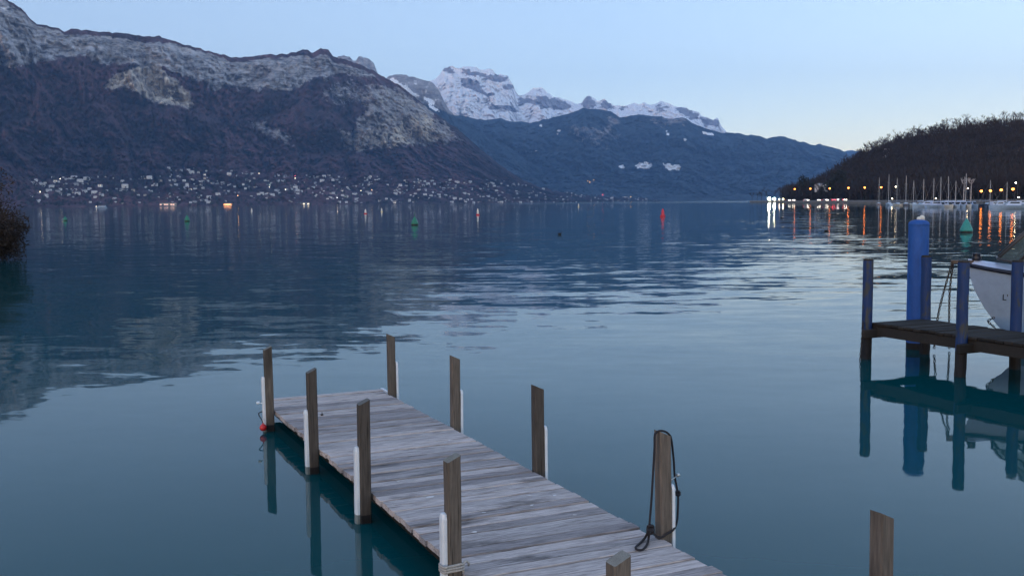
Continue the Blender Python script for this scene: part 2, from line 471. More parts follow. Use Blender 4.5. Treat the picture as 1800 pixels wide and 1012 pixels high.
# jagged rock teeth peeping over it
SK3 = [(540, 150), (570, 112), (585, 102), (598, 99), (610, 101), (618, 104), (626, 106), (632, 102), (641, 101), (650, 106), (657, 114), (663, 127), (672, 140), (700, 165)]
MAT_M3 = terrain_material('rock_teeth_ground', (.05, .05, .055), (.04, .045, .05), (.12, .115, .12), (.36, .35, .36), (.5, .47, .42), .008, .03)
tag(mountain('rock_teeth', SK3, [(540, 6600), (700, 6600)], [(540, 7600), (700, 7600)], [(0, .3), (.5, .7), (1, 1)], 540, 700, 140, 50, 250, lambda a, b, c, d: (np.ones(a.shape), .42 * (fbm(a / 5., b / 4., 3, 5) > .55), 0 * a), MAT_M3, 2.2, 11)[0], 'row of jagged grey rock teeth behind the limestone crest')

# rocky shoulder with snow gullies
SK2b = [(640, 170), (672, 142), (684, 133), (694, 131.5), (712, 132), (727, 134), (740, 140), (750, 142), (764, 148), (771, 158), (777, 172), (786, 188), (800, 203), (830, 222), (880, 250), (940, 290), (1000, 325)]
def cover2b(PX, PY, YS, T):
    rock = 1 - sstep(-4, 10, PY - np.interp(PX, [680, 740, 800, 830], [150, 178, 200, 215]))
    sn = soft(PX, PY, [(683, 136), (700, 143), (722, 158), (738, 170), (732, 171), (712, 158), (690, 147)], 3, 2.5, 6) + soft(PX, PY, [(742, 168), (760, 177), (766, 184), (756, 184), (744, 174)], 4, 2.5, 6) + soft(PX, PY, [(750, 184), (760, 186), (775, 197), (768, 197), (756, 192)], 5, 2.5, 6)
    sn = np.maximum(np.clip(sn, 0, 1) * .95, .43 * rock * (fbm(PX / 5., PY / 5., 3, 15) > .55))
    return rock, sn, 0 * PX
MAT_M2 = terrain_material('haze_blue_forest_ground', (.026, .042, .060), (.018, .034, .050), (.16, .145, .15), (.30, .28, .28), (.5, .45, .42), .006, .03)  # part of the distant haze's blue is put into these forest colours
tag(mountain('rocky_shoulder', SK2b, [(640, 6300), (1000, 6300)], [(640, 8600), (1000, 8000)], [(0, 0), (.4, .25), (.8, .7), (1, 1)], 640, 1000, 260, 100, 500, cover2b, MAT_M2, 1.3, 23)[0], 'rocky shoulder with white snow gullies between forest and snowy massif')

# blue forested ridge in the middle distance
SK2 = [(700, 235), (760, 212), (800, 203), (830, 207), (852, 211), (875, 208), (905, 214), (930, 216), (955, 211), (985, 203), (1008, 197), (1020, 191.5), (1040, 191), (1062, 192.5), (1075, 197), (1088, 205), (1100, 206), (1118, 201), (1140, 204), (1165, 206), (1185, 208), (1200, 206), (1212, 213), (1225, 220), (1250, 229), (1275, 234), (1295, 233), (1320, 238), (1335, 240), (1347, 245), (1360, 240), (1378, 238.5), (1392, 243), (1410, 250), (1428, 254), (1450, 255), (1470, 261), (1484, 267), (1500, 278), (1540, 300), (1600, 320), (1700, 340)]
def cover2(PX, PY, YS, T):
    rock = .62 * soft(PX, PY, [(1045, 240), (1070, 205), (1085, 205), (1092, 212), (1070, 235), (1050, 250)], 3, 8) + .42 * soft(PX, PY, [(1110, 205), (1200, 207), (1212, 222), (1185, 228), (1120, 215)], 4, 8)
    rock = np.maximum(rock, .40 * soft(PX, PY, [(1000, 225), (1060, 215), (1090, 245), (1060, 262), (1010, 250)], 6, 12))
    sn = soft(PX, PY, [(1086, 292), (1096, 289), (1098, 296), (1088, 297)], 5, 2, 5) + soft(PX, PY, [(1116, 290), (1125, 285), (1140, 286), (1148, 292), (1145, 297), (1122, 298)], 6, 4, 6) + soft(PX, PY, [(1163, 287), (1180, 285), (1184, 290), (1202, 290), (1196, 299), (1172, 298), (1165, 294)], 7, 4, 6)
    sn = np.clip(sn, 0, 1) * (.62 + .3 * (fbm(PX / 3., PY / 2., 3, 31) > .42))
    sn = np.maximum(sn, .95 * soft(PX, PY, [(1233, 231), (1254, 234), (1256, 239), (1236, 236)], 8, 1.5, 5))
    for (x, y, r_) in ((1174, 236, 3), (982, 230, 3), (1204, 246, 3), (951, 221, 3), (1172, 231, 2), (980, 236, 2)):
        sn = np.maximum(sn, .8 * (np.hypot(PX - x, (PY - y) * 1.2) < r_))
    sn = np.maximum(sn, .50 * soft(PX, PY, [(920, 262), (950, 264), (948, 270), (918, 268)], 9, 3, 6))
    sn = np.maximum(sn, .42 * soft(PX, PY, [(1300, 246), (1330, 252), (1345, 262), (1330, 262), (1305, 252)], 9, 4, 6))
    sn = np.maximum(sn, .42 * soft(PX, PY, [(1440, 262), (1475, 268), (1470, 275), (1445, 270)], 19, 4, 6))
    return rock, sn, .5 * rock
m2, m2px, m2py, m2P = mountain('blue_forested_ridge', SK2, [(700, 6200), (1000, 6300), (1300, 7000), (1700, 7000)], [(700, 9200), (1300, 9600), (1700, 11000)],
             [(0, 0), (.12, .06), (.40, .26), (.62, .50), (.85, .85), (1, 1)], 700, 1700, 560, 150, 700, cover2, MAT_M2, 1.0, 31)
m2['label'] = 'blue forested ridge with small snowy meadows below the white massif'

# snow massif
SK4 = [(640, 215), (700, 175), (740, 153), (757, 141), (768, 136), (776, 127), (781, 119), (789, 116), (797, 116.5), (804, 119), (811, 118), (815, 113.5), (819, 116), (829, 117), (840, 121), (852, 124), (858, 121), (864, 124), (874, 130), (884, 132), (893, 133.5), (896, 141), (901, 150), (906, 158), (911, 166), (922, 166), (929, 161), (937, 156), (945, 154), (953, 156), (961, 162), (972, 168), (985, 173), (1000, 178), (1014, 185), (1022, 181), (1027, 173), (1034, 169), (1043, 172), (1050, 178), (1060, 175), (1068, 178), (1078, 183), (1092, 188), (1104, 185), (1115, 182), (1124, 184), (1133, 179), (1142, 183), (1152, 183), (1165, 179), (1174, 181), (1183, 187), (1200, 188), (1214, 192), (1228, 198), (1233, 206), (1245, 207), (1252, 211), (1262, 209), (1266, 218), (1276, 232), (1290, 250), (1320, 275)]
def cover4(PX, PY, YS, T):
    dep = PY - YS
    n = fbm(PX / 10., PY / 5.5, 5, 3); n2 = fbm(PX / 26., PY / 2.8 + PX / 60., 4, 13)
    rocks = np.zeros(PX.shape)
    P_ = lambda poly, k=1., am=5: np.maximum(rocks, k * soft(PX, PY, poly, 3, am, 8))
    rocks = P_([(778, 119), (790, 114), (800, 126), (799, 133), (786, 124), (776, 128)])
    rocks = P_([(806, 122), (830, 124), (860, 131), (895, 135), (894, 142), (868, 143), (840, 136), (812, 128)], .9)
    rocks = P_([(808, 138), (826, 134), (842, 150), (856, 164), (872, 160), (872, 172), (848, 167), (826, 158), (812, 148)], .9)
    rocks = P_([(882, 148), (898, 145), (905, 160), (890, 160), (880, 158)], .7)
    rocks = P_([(855, 188), (866, 184), (882, 185), (910, 190), (915, 197), (890, 195), (858, 192)], .9, 3)
    rocks = P_([(832, 172), (860, 178), (858, 184), (836, 178)], .6, 4)
    rocks = P_([(905, 175), (918, 166), (925, 172), (945, 169), (970, 172), (1005, 182), (1010, 192), (975, 194), (940, 186), (915, 186)], .78, 8)
    rocks = P_([(1022, 180), (1034, 166), (1048, 180), (1044, 192), (1026, 190)], .85)
    rocks = P_([(1056, 180), (1064, 174), (1080, 186), (1076, 192), (1058, 190)], .7)
    rocks = P_([(1088, 188), (1102, 187), (1102, 194), (1090, 194)], .7)
    rocks = P_([(1140, 186), (1158, 180), (1175, 186), (1172, 200), (1150, 198)], .62, 8)
    rocks = P_([(1185, 188), (1214, 192), (1230, 200), (1232, 212), (1205, 206), (1190, 198)], .85)
    rocks = P_([(1232, 206), (1264, 209), (1268, 222), (1245, 222), (1230, 214)], .95)
    bare = np.clip(rocks * (.45 + .9 * n), 0, 1) + .30 * (n2 > .68) + .25 * (n > .66) * (dep < 30)
    bare = np.maximum(bare, .75 * (1 - sstep(742, 768, PX)) * (n > .42))
    return np.ones(PX.shape), np.clip(1.05 - bare * 1.15, 0, 1), 0 * PX
MAT_M4 = terrain_material('snow_massif_ground', (.05, .05, .06), (.05, .05, .06), (.17, .155, .165), (.30, .275, .28), (.5, .45, .4), .006, .02)
tag(mountain('snow_massif', SK4, [(640, 10200), (1320, 10600)], [(640, 13300), (1320, 13800)], [(0, .25), (.35, .48), (.7, .74), (.9, .92), (1, 1)], 640, 1320, 620, 150, 900, cover4, MAT_M4, 1.5, 41)[0], 'high snow covered massif with bare rock bands at the head of the lake')

SK6 = [(1380, 320), (1440, 288), (1470, 274), (1488, 265.5), (1497, 264), (1510, 266), (1540, 272), (1640, 300)]
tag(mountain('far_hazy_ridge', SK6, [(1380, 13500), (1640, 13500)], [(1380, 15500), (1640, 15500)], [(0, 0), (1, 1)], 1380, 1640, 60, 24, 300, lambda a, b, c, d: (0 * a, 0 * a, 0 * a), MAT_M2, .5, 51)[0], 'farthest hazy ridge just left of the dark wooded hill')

# near wooded hill on the right: bare ground under the trees
SKH = [(1385, 346), (1420, 338), (1460, 316), (1480, 300), (1500, 287), (1520, 274), (1545, 263), (1580, 251), (1620, 241), (1660, 234), (1700, 228), (1750, 224), (1800, 219), (1900, 212), (2100, 205), (2400, 230)]
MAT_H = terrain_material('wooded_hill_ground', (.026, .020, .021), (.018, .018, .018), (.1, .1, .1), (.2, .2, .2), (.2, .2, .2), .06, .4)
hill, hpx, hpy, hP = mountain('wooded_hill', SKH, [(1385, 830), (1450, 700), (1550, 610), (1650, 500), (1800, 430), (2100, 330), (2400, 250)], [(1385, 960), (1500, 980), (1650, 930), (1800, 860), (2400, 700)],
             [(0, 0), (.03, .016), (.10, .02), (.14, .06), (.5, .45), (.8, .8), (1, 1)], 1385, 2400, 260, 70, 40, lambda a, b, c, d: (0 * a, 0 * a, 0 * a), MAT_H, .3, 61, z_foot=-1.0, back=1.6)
hill['label'] = 'dark wooded hill rising behind the marina'

# haze: the air between here and the mountains
def haze():
    m = bpy.data.materials.new('haze_air'); m.use_nodes = True
    nt = m.node_tree; nt.nodes.clear()
    out = nt.nodes.new('ShaderNodeOutputMaterial'); pv = nt.nodes.new('ShaderNodeVolumePrincipled')
    pv.inputs['Color'].default_value = (.29, .55, 1.0, 1); pv.inputs['Density'].default_value = HAZE_DENSITY; pv.inputs['Anisotropy'].default_value = .1
    nt.links.new(pv.outputs[0], out.inputs['Volume'])
    o = MB().box((-15000, -60, -6), (15000, 17500, 2150)).build('haze', m)
    o['kind'] = 'stuff'; o['label'] = 'thin blue evening haze over the lake and mountains'
HAZE_DENSITY = 4.7e-5
haze()

# ------------------------------------------------------------------ object materials
def wood(name, dark, light, along=0, scale=9., stain=.5, worn=None):
    """weathered timber, grain runs along one local axis"""
    m, nt, b = newmat(name)
    vec = objcoord(nt)
    st = [9., 9., 9.]; st[along] = .55
    g = noise(nt, vec, scale, 8, .7, stretch=tuple(st), dist=.3).outputs[0]
    big = noise(nt, vec, 3.2, 4, .6, stretch=tuple(1.6 if i != along else .5 for i in range(3))).outputs[0]
    oi = N(nt, 'ShaderNodeObjectInfo').outputs['Random']
    c = ramp(nt, g, [(.28, dark), (.66, light)]).outputs[0]
    tone = ramp(nt, oi, [(0, (.62, .62, .64)), (.5, (1., 1., 1.)), (1, (1.25, 1.22, 1.2))]).outputs[0]
    c = mix(nt, 1.0, c, tone, 'MULTIPLY')
    s = ramp(nt, big, [(.56, (1, 1, 1)), (.72, (1 - stain,) * 3)]).outputs[0]
    c = mix(nt, 1.0, c, s, 'MULTIPLY')
    ck = noise(nt, vec, scale * .8, 4, .6, stretch=tuple(14. if i != along else .35 for i in range(3))).outputs[0]
    c = mix(nt, 1.0, c, ramp(nt, ck, [(.33, (.30, .29, .28)), (.40, (1, 1, 1))]).outputs[0], 'MULTIPLY')
    if worn:
        w = noise(nt, vec, 26., 3, .5).outputs[0]
        c = mix(nt, ramp(nt, w, [(.70, (0, 0, 0)), (.74, (1, 1, 1))]).outputs[0], c, worn)
    nt.links.new(c, b.inputs['Base Color']); b.inputs['Roughness'].default_value = .85
    b.inputs['Specular IOR Level'].default_value = .25
    bump(nt, b, g, .55, .004)
    return m

def worn_paint(name, col, under, amount=.5, scale=5.):
    m, nt, b = newmat(name)
    vec = objcoord(nt)
    n = noise(nt, vec, scale, 8, .72, stretch=(2.2, 2.2, .7)).outputs[0]
    n2 = noise(nt, vec, 2.2, 3, .5).outputs[0]
    f = math_(nt, 'ADD', math_(nt, 'MULTIPLY', n, .6), math_(nt, 'MULTIPLY', n2, .5))
    r = ramp(nt, f, [(amount, (0, 0, 0)), (amount + .07, (1, 1, 1))]).outputs[0]
    pc = mix(nt, 1.0, col, ramp(nt, n, [(.3, (.65, .65, .65)), (.7, (1.15, 1.15, 1.15))]).outputs[0], 'MULTIPLY')
    nt.links.new(mix(nt, r, pc, under), b.inputs['Base Color']); b.inputs['Roughness'].default_value = .7
    bump(nt, b, n, .4, .004)
    return m

M = {}
M['plank'] = wood('grey_deck_board', (.14, .125, .124), (.56, .51, .51), 0, 9, .72)
M['post'] = wood('brown_post_wood', (.040, .036, .033), (.125, .110, .098), 2, 7, .45)
M['postend'] = wood('grey_end_grain', (.11, .115, .11), (.21, .22, .21), 2, 20, .3)
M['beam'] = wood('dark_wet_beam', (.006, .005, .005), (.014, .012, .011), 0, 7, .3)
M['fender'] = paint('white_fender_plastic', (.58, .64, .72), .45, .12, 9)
M['fender_wet'] = paint('algae_grey_fender', (.16, .19, .20), .5, .35, 14)
M['rope_black'] = paint('black_rope', (.012, .012, .018), .9, .4, 60, 0, .002)
M['rope_grey'] = paint('grey_rope', (.34, .33, .32), .9, .4, 70, 0, .002)
M['red'] = paint('red_float', (.50, .018, .025), .4, .2, 9)
M['metal'] = paint('dull_metal', (.42, .45, .47), .4, .3, 20, .8)
M['rust'] = paint('rusty_chain', (.035, .028, .026), .7, .5, 30, .4)
M['bluepost'] = worn_paint('worn_blue_paint', (.001, .026, .120), (.032, .036, .042), .56)
M['bluepile'] = worn_paint('blue_pile_paint', (.004, .070, .32), (.03, .08, .19), .60, 4)
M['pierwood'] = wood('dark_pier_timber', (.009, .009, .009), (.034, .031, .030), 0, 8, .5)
M['piledark'] = wood('wet_pile_wood', (.008, .009, .011), (.024, .024, .028), 2, 8, .4)

def solid(name, col, rough=.6, var=.2, scale=2.): 
    if name not in M: M[name] = paint(name, col, rough, var, scale)
    return M[name]

# ------------------------------------------------------------------ jetty
JD = Vector((0.4165, -0.9091, 0))         # along the jetty, towards the shore
JN = Vector((0.9091, 0.4165, 0))          # across, to its right side
JA = math.atan2(JN.y, JN.x)
ZD = 0.235
J0 = Vector((-3.063, 12.408, 0))          # far left corner of the deck
JW = 1.49
jetty = empty('wooden_jetty', (J0.x, J0.y, 0), JA, 'narrow grey plank jetty with brown posts running out into the lake', 'jetty')
# local frame: x across (0..JW), y = away from the shore (0 .. -len)
JL = 12.2
def plank_mesh(seed, pitch):
    r_ = random.Random(seed); b = MB(); n = 7
    w = pitch - r_.uniform(.013, .024); th = .045
    x0 = r_.uniform(-.012, .01); x1 = JW + r_.uniform(-.012, .016)
    prof = [(-w / 2, 0), (-w / 2 + .001, th - .002), (-w / 2 + .003, th), (w / 2 - .003, th), (w / 2 - .001, th - .002), (w / 2, 0)]
    vs = []
    for i in range(n + 1):
        t = i / n; x = x0 + (x1 - x0) * t
        wb = r_.uniform(-.0018, .0018); cup = r_.uniform(-.0015, .0015); zz = r_.uniform(-.0015, .0015)
        for k, (yy, z) in enumerate(prof):
            vs.append((x, yy + wb, z - th + zz + (cup if k in (1, 4) else 0)))
    f = []; q = len(prof)
    for i in range(n):
        for k in range(q):
            k2 = (k + 1) % q; f.append((i * q + k, i * q + k2, (i + 1) * q + k2, (i + 1) * q + k))
    f.append(tuple(range(q))); f.append(tuple(n * q + k for k in range(q))[::-1])
    return b.add(vs, f).mesh('plank', M['plank'])
pitches = [.142, .150, .138, .146, .154, .144]
pm = [plank_mesh(40 + i, p) for i, p in enumerate(pitches * 3)]
y = 0.0; rr = random.Random(5); first = True
while y < JL:
    k = rr.randrange(len(pm)); p = pitches[k % len(pitches)]
    o = link(bpy.data.objects.new('plank', pm[k]), jetty)
    o.location = (0, -y - p / 2, ZD + rr.uniform(-.006, .005)); o.rotation_euler = (rr.uniform(-.008, .008), 0, rr.uniform(-.0035, .0035))
    if rr.random() < .5: o.rotation_euler.z += math.pi; o.location.x = JW
    y += p
for x in (.16, JW / 2, JW - .16):
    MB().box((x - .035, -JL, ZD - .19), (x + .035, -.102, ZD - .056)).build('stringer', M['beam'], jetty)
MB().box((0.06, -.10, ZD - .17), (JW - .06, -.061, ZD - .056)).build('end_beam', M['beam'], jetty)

PW = .090
def post_mesh(side, top, seed):
    """square post, top sawn so that it falls outwards"""
    r_ = random.Random(seed); w = PW / 2; rise = .042
    b = MB(); rows = []
    zs = [-1.6, -.4, .085 + r_.uniform(-.02, .02), .4, .7, top - .06]
    for z in zs:
        dx = r_.uniform(-.002, .002); dy = r_.uniform(-.002, .002); c = .008
        rows.append([(-w + c + dx, -w + dy, z), (w - c + dx, -w + dy, z), (w + dx, -w + c + dy, z), (w + dx, w - c + dy, z), (w - c + dx, w + dy, z), (-w + c + dx, w + dy, z), (-w + dx, w - c + dy, z), (-w + dx, -w + c + dy, z)])
    rows.append([(x, y_, top - side * (x / w) * rise / 2) for x, y_, z in rows[-1]])
    vs = [q for rw in rows for q in rw]; f = []
    for i in range(len(rows) - 1):
        for k in range(8):
            k2 = (k + 1) % 8; f.append((i * 8 + k, i * 8 + k2, (i + 1) * 8 + k2, (i + 1) * 8 + k))
    b.add(vs, f); b.add(rows[-1], [tuple(range(8))], 1)
    for fi in range(16): b.m[fi] = 2
    return b.mesh('post', [M['post'], M['postend'], M['piledark']])
def fender_mesh(ztop, zwet):
    b = MB(); w = .037; t0, t1 = .002, .034
    def ring(z, s=1., cut=0): return [(-w * s, t0, z), (w * s, t0, z), (w * s, t1 - .010 - cut, z), (w * .55 * s, t1 - cut, z), (-w * .55 * s, t1 - cut, z), (-w * s, t1 - .010 - cut, z)]
    rows = [ring(-.5), ring(zwet), ring(zwet + .001), ring(ztop - .035), ring(ztop - .008, .72, .004), ring(ztop, .35, .010)]
    n = 6
    for i in range(len(rows) - 1):
        m = 1 if i < 1 else 0
        b.add(rows[i] + rows[i + 1], [(k, (k + 1) % n, n + (k + 1) % n, n + k) for k in range(n)], m)
    b.add(rows[-1], [tuple(range(n))])
    return b.mesh('fender', [M['fender'], M['fender_wet']])
def local(P):
    d = Vector((P[0], P[1], 0)) - J0; return d.dot(JN), d.dot(-JD)
POSTS = [('L', (476, 722), .965), ('L', (553, 790), 1.005), ('L', (650, 868), 1.0), ('R', (684, 690), .965), ('R', (793, 748), .975), ('R', (933, 825), .98), ('R', (1150, 943), .985)]
plist = []
for i, (sd_, q, top) in enumerate(POSTS):
    lx, ly = local(at(q[0], q[1], ZD))
    # the photo point is the inner bottom corner of the post
    plist.append((sd_, ly - (PW / 2 if sd_ == 'R' else -.02), top))
plist.append(('L', local(at(800, 803, .985))[1], .985))
plist.append(('L', local(at(1088, 972, .985))[1], .958))
plist.append(('R', local(at(1548, 905, .985))[1], .985))
POST_OBJ = {}
cnt = {'L': 0, 'R': 0}
plist.sort(key=lambda q: -q[1])
for sd_, ly, top in plist:
    s_ = 1 if sd_ == 'R' else -1
    cnt[sd_] += 1
    p = link(bpy.data.objects.new('post', post_mesh(s_, top, cnt[sd_] * 7 + (3 if s_ > 0 else 0))), jetty)
    adj = {('R', 4): -.02, ('R', 5): -.05, ('L', 5): .035}.get((sd_, cnt[sd_]), 0)
    p.location = ((JW + PW / 2 + .012 + adj) if s_ > 0 else (-PW / 2 - .012 + adj), ly, 0)
    p.rotation_euler = (rr.uniform(-.012, .012), rr.uniform(-.010, .010), rr.uniform(-.03, .03))
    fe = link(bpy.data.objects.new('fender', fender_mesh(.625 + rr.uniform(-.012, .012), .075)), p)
    fe.location = (s_ * (PW / 2), -.012 * s_, 0); fe.rotation_euler = (0, 0, -s_ * math.pi / 2)
    POST_OBJ[(sd_, cnt[sd_])] = p
# white edge strip at the far right corner and pale stub end at the far left corner
bevelled(MB().box((JW + .018, -.36, ZD - .09), (JW + .05, .02, ZD + .012)).build('edge_strip', M['fender'], jetty).data, .006)
cl = MB().box((-.014, -.010, 0), (.014, .010, .012)).add([(-.005, -.005, .012), (.005, -.005, .012), (.005, .005, .012), (-.005, .005, .012), (.001, 0, .05)], [(0, 1, 4), (1, 2, 4), (2, 3, 4), (3, 0, 4)]).build('deck_pin', M['rust'], jetty)
q = at(566, 728, ZD + .01); lx, ly = local(q); cl.location = (lx, ly, ZD)
# bird droppings: thin pale splashes lying on the boards
gu = solid('dried_splash', (.58, .58, .60), .9, .2, 30)
for (px_, py_, w_) in ((755, 874, .10), (850, 901, .05), (834, 935, .06), (930, 871, .05), (975, 871, .06), (790, 774, .05), (783, 778, .04), (935, 888, .05), (1010, 905, .04), (700, 846, .04)):
    q = at(px_, py_, ZD); lx, ly = local(q); b = MB(); n = 9; r_ = random.Random(int(px_))
    ring = [(math.cos(k / n * 6.283) * w_ * .5 * r_.uniform(.5, 1.1), math.sin(k / n * 6.283) * w_ * .24 * r_.uniform(.5, 1.2)) for k in range(n)]
    b.add([(x, y_, .0) for x, y_ in ring] + [(x * .8, y_ * .8, .0025) for x, y_ in ring], [(k, (k + 1) % n, n + (k + 1) % n, n + k) for k in range(n)] + [tuple(n + k for k in range(n))])
    o = b.build('splash_stain', gu, jetty); o.location = (lx, ly, ZD + .0035); o.rotation_euler = (0, 0, r_.uniform(-.6, .6))

pn = MB(); a0 = Vector((-PW / 2 - .034, .0, .33)); a1 = a0 + Vector((-.05, -.01, .012))
pn.tube([a0 + Vector((.04, 0, -.01)), a1], .006, 8)
pn.lathe([(0.004, -.018), (.016, -.014), (.021, 0), (.016, .014), (.004, .018)], 12, a1)
pn.build('mooring_pin', M['fender'], POST_OBJ[('L', 1)], smooth=True)

# black rope over the fourth right hand post
R4 = POST_OBJ[('R', 4)]
rp = jetty.matrix_basis @ R4.location if False else Vector((J0.x, J0.y, 0)) + JN * R4.location.x - JD * R4.location.y
dR = rp.y
ro = empty('black_rope', (rp.x, rp.y, ZD), 0, 'black rope looped over a jetty post and knotted at its foot', 'rope')
def rl(px_, py_, dd): return at_d(px_, py_, dR + dd) - Vector((rp.x, rp.y, ZD))
def deckpt(px_, py_): return at(px_, py_, ZD + .016) - Vector((rp.x, rp.y, ZD))
path = [rl(1141, 928, -.10), rl(1145, 880, -.085), rl(1148, 830, -.075), rl(1150.5, 785, -.065), rl(1151, 764, -.055), rl(1157, 757.5, -.03), rl(1166, 757, 0.0), rl(1175, 762, .02), rl(1180, 772, .05), rl(1184, 806, .085), rl(1186, 836, .10), rl(1190, 858, .10), rl(1192, 872, .10), rl(1191.5, 895, .06), rl(1190, 915, .03), rl(1184, 930, -.03), rl(1172, 938, -.07), rl(1162, 944, -.085), rl(1152, 940, -.095), rl(1146, 932, -.10)]
MB().tube(smooth_path(path, 5), .0078, 8).build('strand', M['rope_black'], ro, smooth=True)
lp = [rl(1141, 930, -.10), deckpt(1134, 944), deckpt(1125, 954), deckpt(1117.5, 961), deckpt(1121, 965.5), deckpt(1130, 965), deckpt(1137, 957), deckpt(1140, 946), rl(1141, 934, -.10)]
MB().tube(smooth_path(lp, 5), .0085, 8).build('loop', M['rope_black'], ro, smooth=True)
kn = MB(); c0 = rl(1143.5, 930, -.10)
for a_, r_, tz in ((0, .022, 0), (.9, .020, .012), (1.9, .021, -.012), (2.6, .018, .022)):
    pts = [c0 + Vector((math.cos(t) * r_, math.sin(t) * r_ * math.cos(a_), math.sin(t) * r_ * math.sin(a_) + tz)) for t in [k / 12 * 6.283 for k in range(12)]]
    kn.tube(pts, .0095, 8, closed=True)
kn.build('knot', M['rope_black'], ro, smooth=True)
kn = MB(); c0 = rl(1191.5, 868, .095)
for a_, r_, tz in ((.3, .013, 0), (1.4, .012, .010)):
    kn.tube([c0 + Vector((math.cos(t) * r_, math.sin(t) * r_ * math.cos(a_), math.sin(t) * r_ * math.sin(a_) + tz)) for t in [k / 12 * 6.283 for k in range(12)]], .009, 8, closed=True)
kn.build('knot', M['rope_black'], ro, smooth=True)
# pale headed pin on that post
pn = MB(); a0 = Vector((PW / 2 + .034, .03, .62)); a1 = a0 + Vector((.075, .02, .035))
pn.tube([a0 - Vector((.04, 0, .015)), a1], .0045, 8)
pn.lathe([(0.003, -.014), (.011, -.010), (.015, 0), (.011, .010), (.003, .014)], 12, a1)
pn.build('mooring_pin', M['metal'], R4, smooth=True)

# grey rope turns round the fourth left hand post
L4 = POST_OBJ[('L', 4)]
lpos = Vector((J0.x, J0.y, 0)) + JN * L4.location.x - JD * L4.location.y
zr = at_d(798, 995, lpos.y).z
gr = empty('grey_rope', (lpos.x, lpos.y, zr), JA, 'grey rope wound three times round a jetty post and its fender', 'rope')
b = MB(); pts = []
hw = PW / 2 + .006; fx = -(PW / 2 + .036)
base_ = [(hw, -hw), (hw, hw), (-PW / 2, hw), (fx, .030), (fx, -.052), (-PW / 2, -hw - .004)]
for turn in range(3):
    for k, (x, y_) in enumerate(base_): pts.append((x, y_, (turn + k / 6) * .017 - .024))
pts.append((hw, -hw, .027))
b.tube(smooth_path(pts, 4), .0085, 8); b.build('turns', M['rope_grey'], gr, smooth=True)
b = MB().tube(smooth_path([(hw, -hw, .027), (hw + .025, -hw + .02, .035), (hw + .05, -.02, .012), (hw + .06, .01, -.012)], 5), .008, 8); b.build('tail', M['rope_grey'], gr, smooth=True)

# small red float hanging at the far left post
L1 = POST_OBJ[('L', 1)]
l1 = Vector((J0.x, J0.y, 0)) + JN * L1.location.x - JD * L1.location.y
fc = at_d(462.5, 751, l1.y - .10)
fl = empty('red_float', (fc.x, fc.y, fc.z - .04), 0, 'small red ball float hanging from the farthest left jetty post', 'float')
MB().lathe([(.004, 0), (.022, .005), (.036, .020), (.041, .040), (.036, .060), (.022, .074), (.010, .080), (.008, .092), (.002, .094)], 18).build('ball', M['red'], fl, smooth=True)
MB().tube(smooth_path([(0, 0, .09), (-.02, .02, .13), (-.06, .05, .19), (-.02, .09, .21)], 5), .006, 6).build('cord', M['rope_black'], fl, smooth=True)

# ------------------------------------------------------------------ blue pier on the right
PD = Vector((.402, -.9157, 0)); PN = Vector((.9157, .402, 0)); PAz = math.atan2(PN.y, PN.x)
Pc = at(1530, 566, .6)
pier = empty('blue_post_pier', (Pc.x, Pc.y, 0), PAz, 'dark weathered walkway on worn blue posts beside the white boat', 'pier')
PWD = 1.10; PL = 9.0; ZP = .60
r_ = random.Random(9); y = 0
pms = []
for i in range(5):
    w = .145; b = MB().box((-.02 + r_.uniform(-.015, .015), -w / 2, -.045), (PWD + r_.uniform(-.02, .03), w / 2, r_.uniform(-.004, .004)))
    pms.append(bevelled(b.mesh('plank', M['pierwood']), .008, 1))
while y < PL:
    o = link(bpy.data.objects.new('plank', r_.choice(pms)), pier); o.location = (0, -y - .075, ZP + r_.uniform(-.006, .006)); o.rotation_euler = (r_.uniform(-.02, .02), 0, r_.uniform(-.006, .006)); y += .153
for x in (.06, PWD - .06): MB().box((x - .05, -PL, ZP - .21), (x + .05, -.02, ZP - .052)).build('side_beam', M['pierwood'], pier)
def pier_post(px_, near, top, wob):
    d_far = 0
    # position along the pier where it projects to px_
    best = None
    for k in range(400):
        yy = -k * .02 + .1
        x = -.075 if near else PWD + .075
        P = Vector((Pc.x, Pc.y, 0)) + PN * x - PD * yy
        dx = np.array([P.x, P.y, 1.1 - H]); u_ = 900 + FPX * (dx @ rv) / (dx @ fv)
        if best is None or abs(u_ - px_) < best[0]: best = (abs(u_ - px_), yy, x)
    yy, x = best[1], best[2]; w = .068; b = MB(); rows = []; q = random.Random(px_)
    for z in (-1.5, .05, .12, .38, .6, 1.0, 1.4, top - .03, top):
        s_ = 1 if z < top else .84; c = .022
        dx, dy = q.uniform(-.004, .004), q.uniform(-.004, .004)
        rows.append([((a) * s_ + dx, (bb) * s_ + dy, z) for a, bb in ((-w + c, -w), (w - c, -w), (w, -w + c), (w, w - c), (w - c, w), (-w + c, w), (-w, w - c), (-w, -w + c))])
    for i in range(len(rows) - 1):
        m_ = 1 if i < 3 else (0 if i < 6 else (2 if i > 6 else 0))
        b.add(rows[i] + rows[i + 1], [(k, (k + 1) % 8, 8 + (k + 1) % 8, 8 + k) for k in range(8)], m_)
    b.add(rows[-1], [tuple(range(8))], 2)
    o = b.build('post', [M['bluepost'], M['piledark'], M['pierwood']], pier, angle=.9); o.location = (x, yy, 0); o.rotation_euler = (wob, wob * .5, 0)
    return o, yy
pA, yA = pier_post(1525, True, 1.635, .004)
pA2, yA2 = pier_post(1629, False, 1.655, -.006)
pB, yB = pier_post(1691.5, True, 1.70, .006)
pC, yC = pier_post(1787, False, 1.66, -.004)
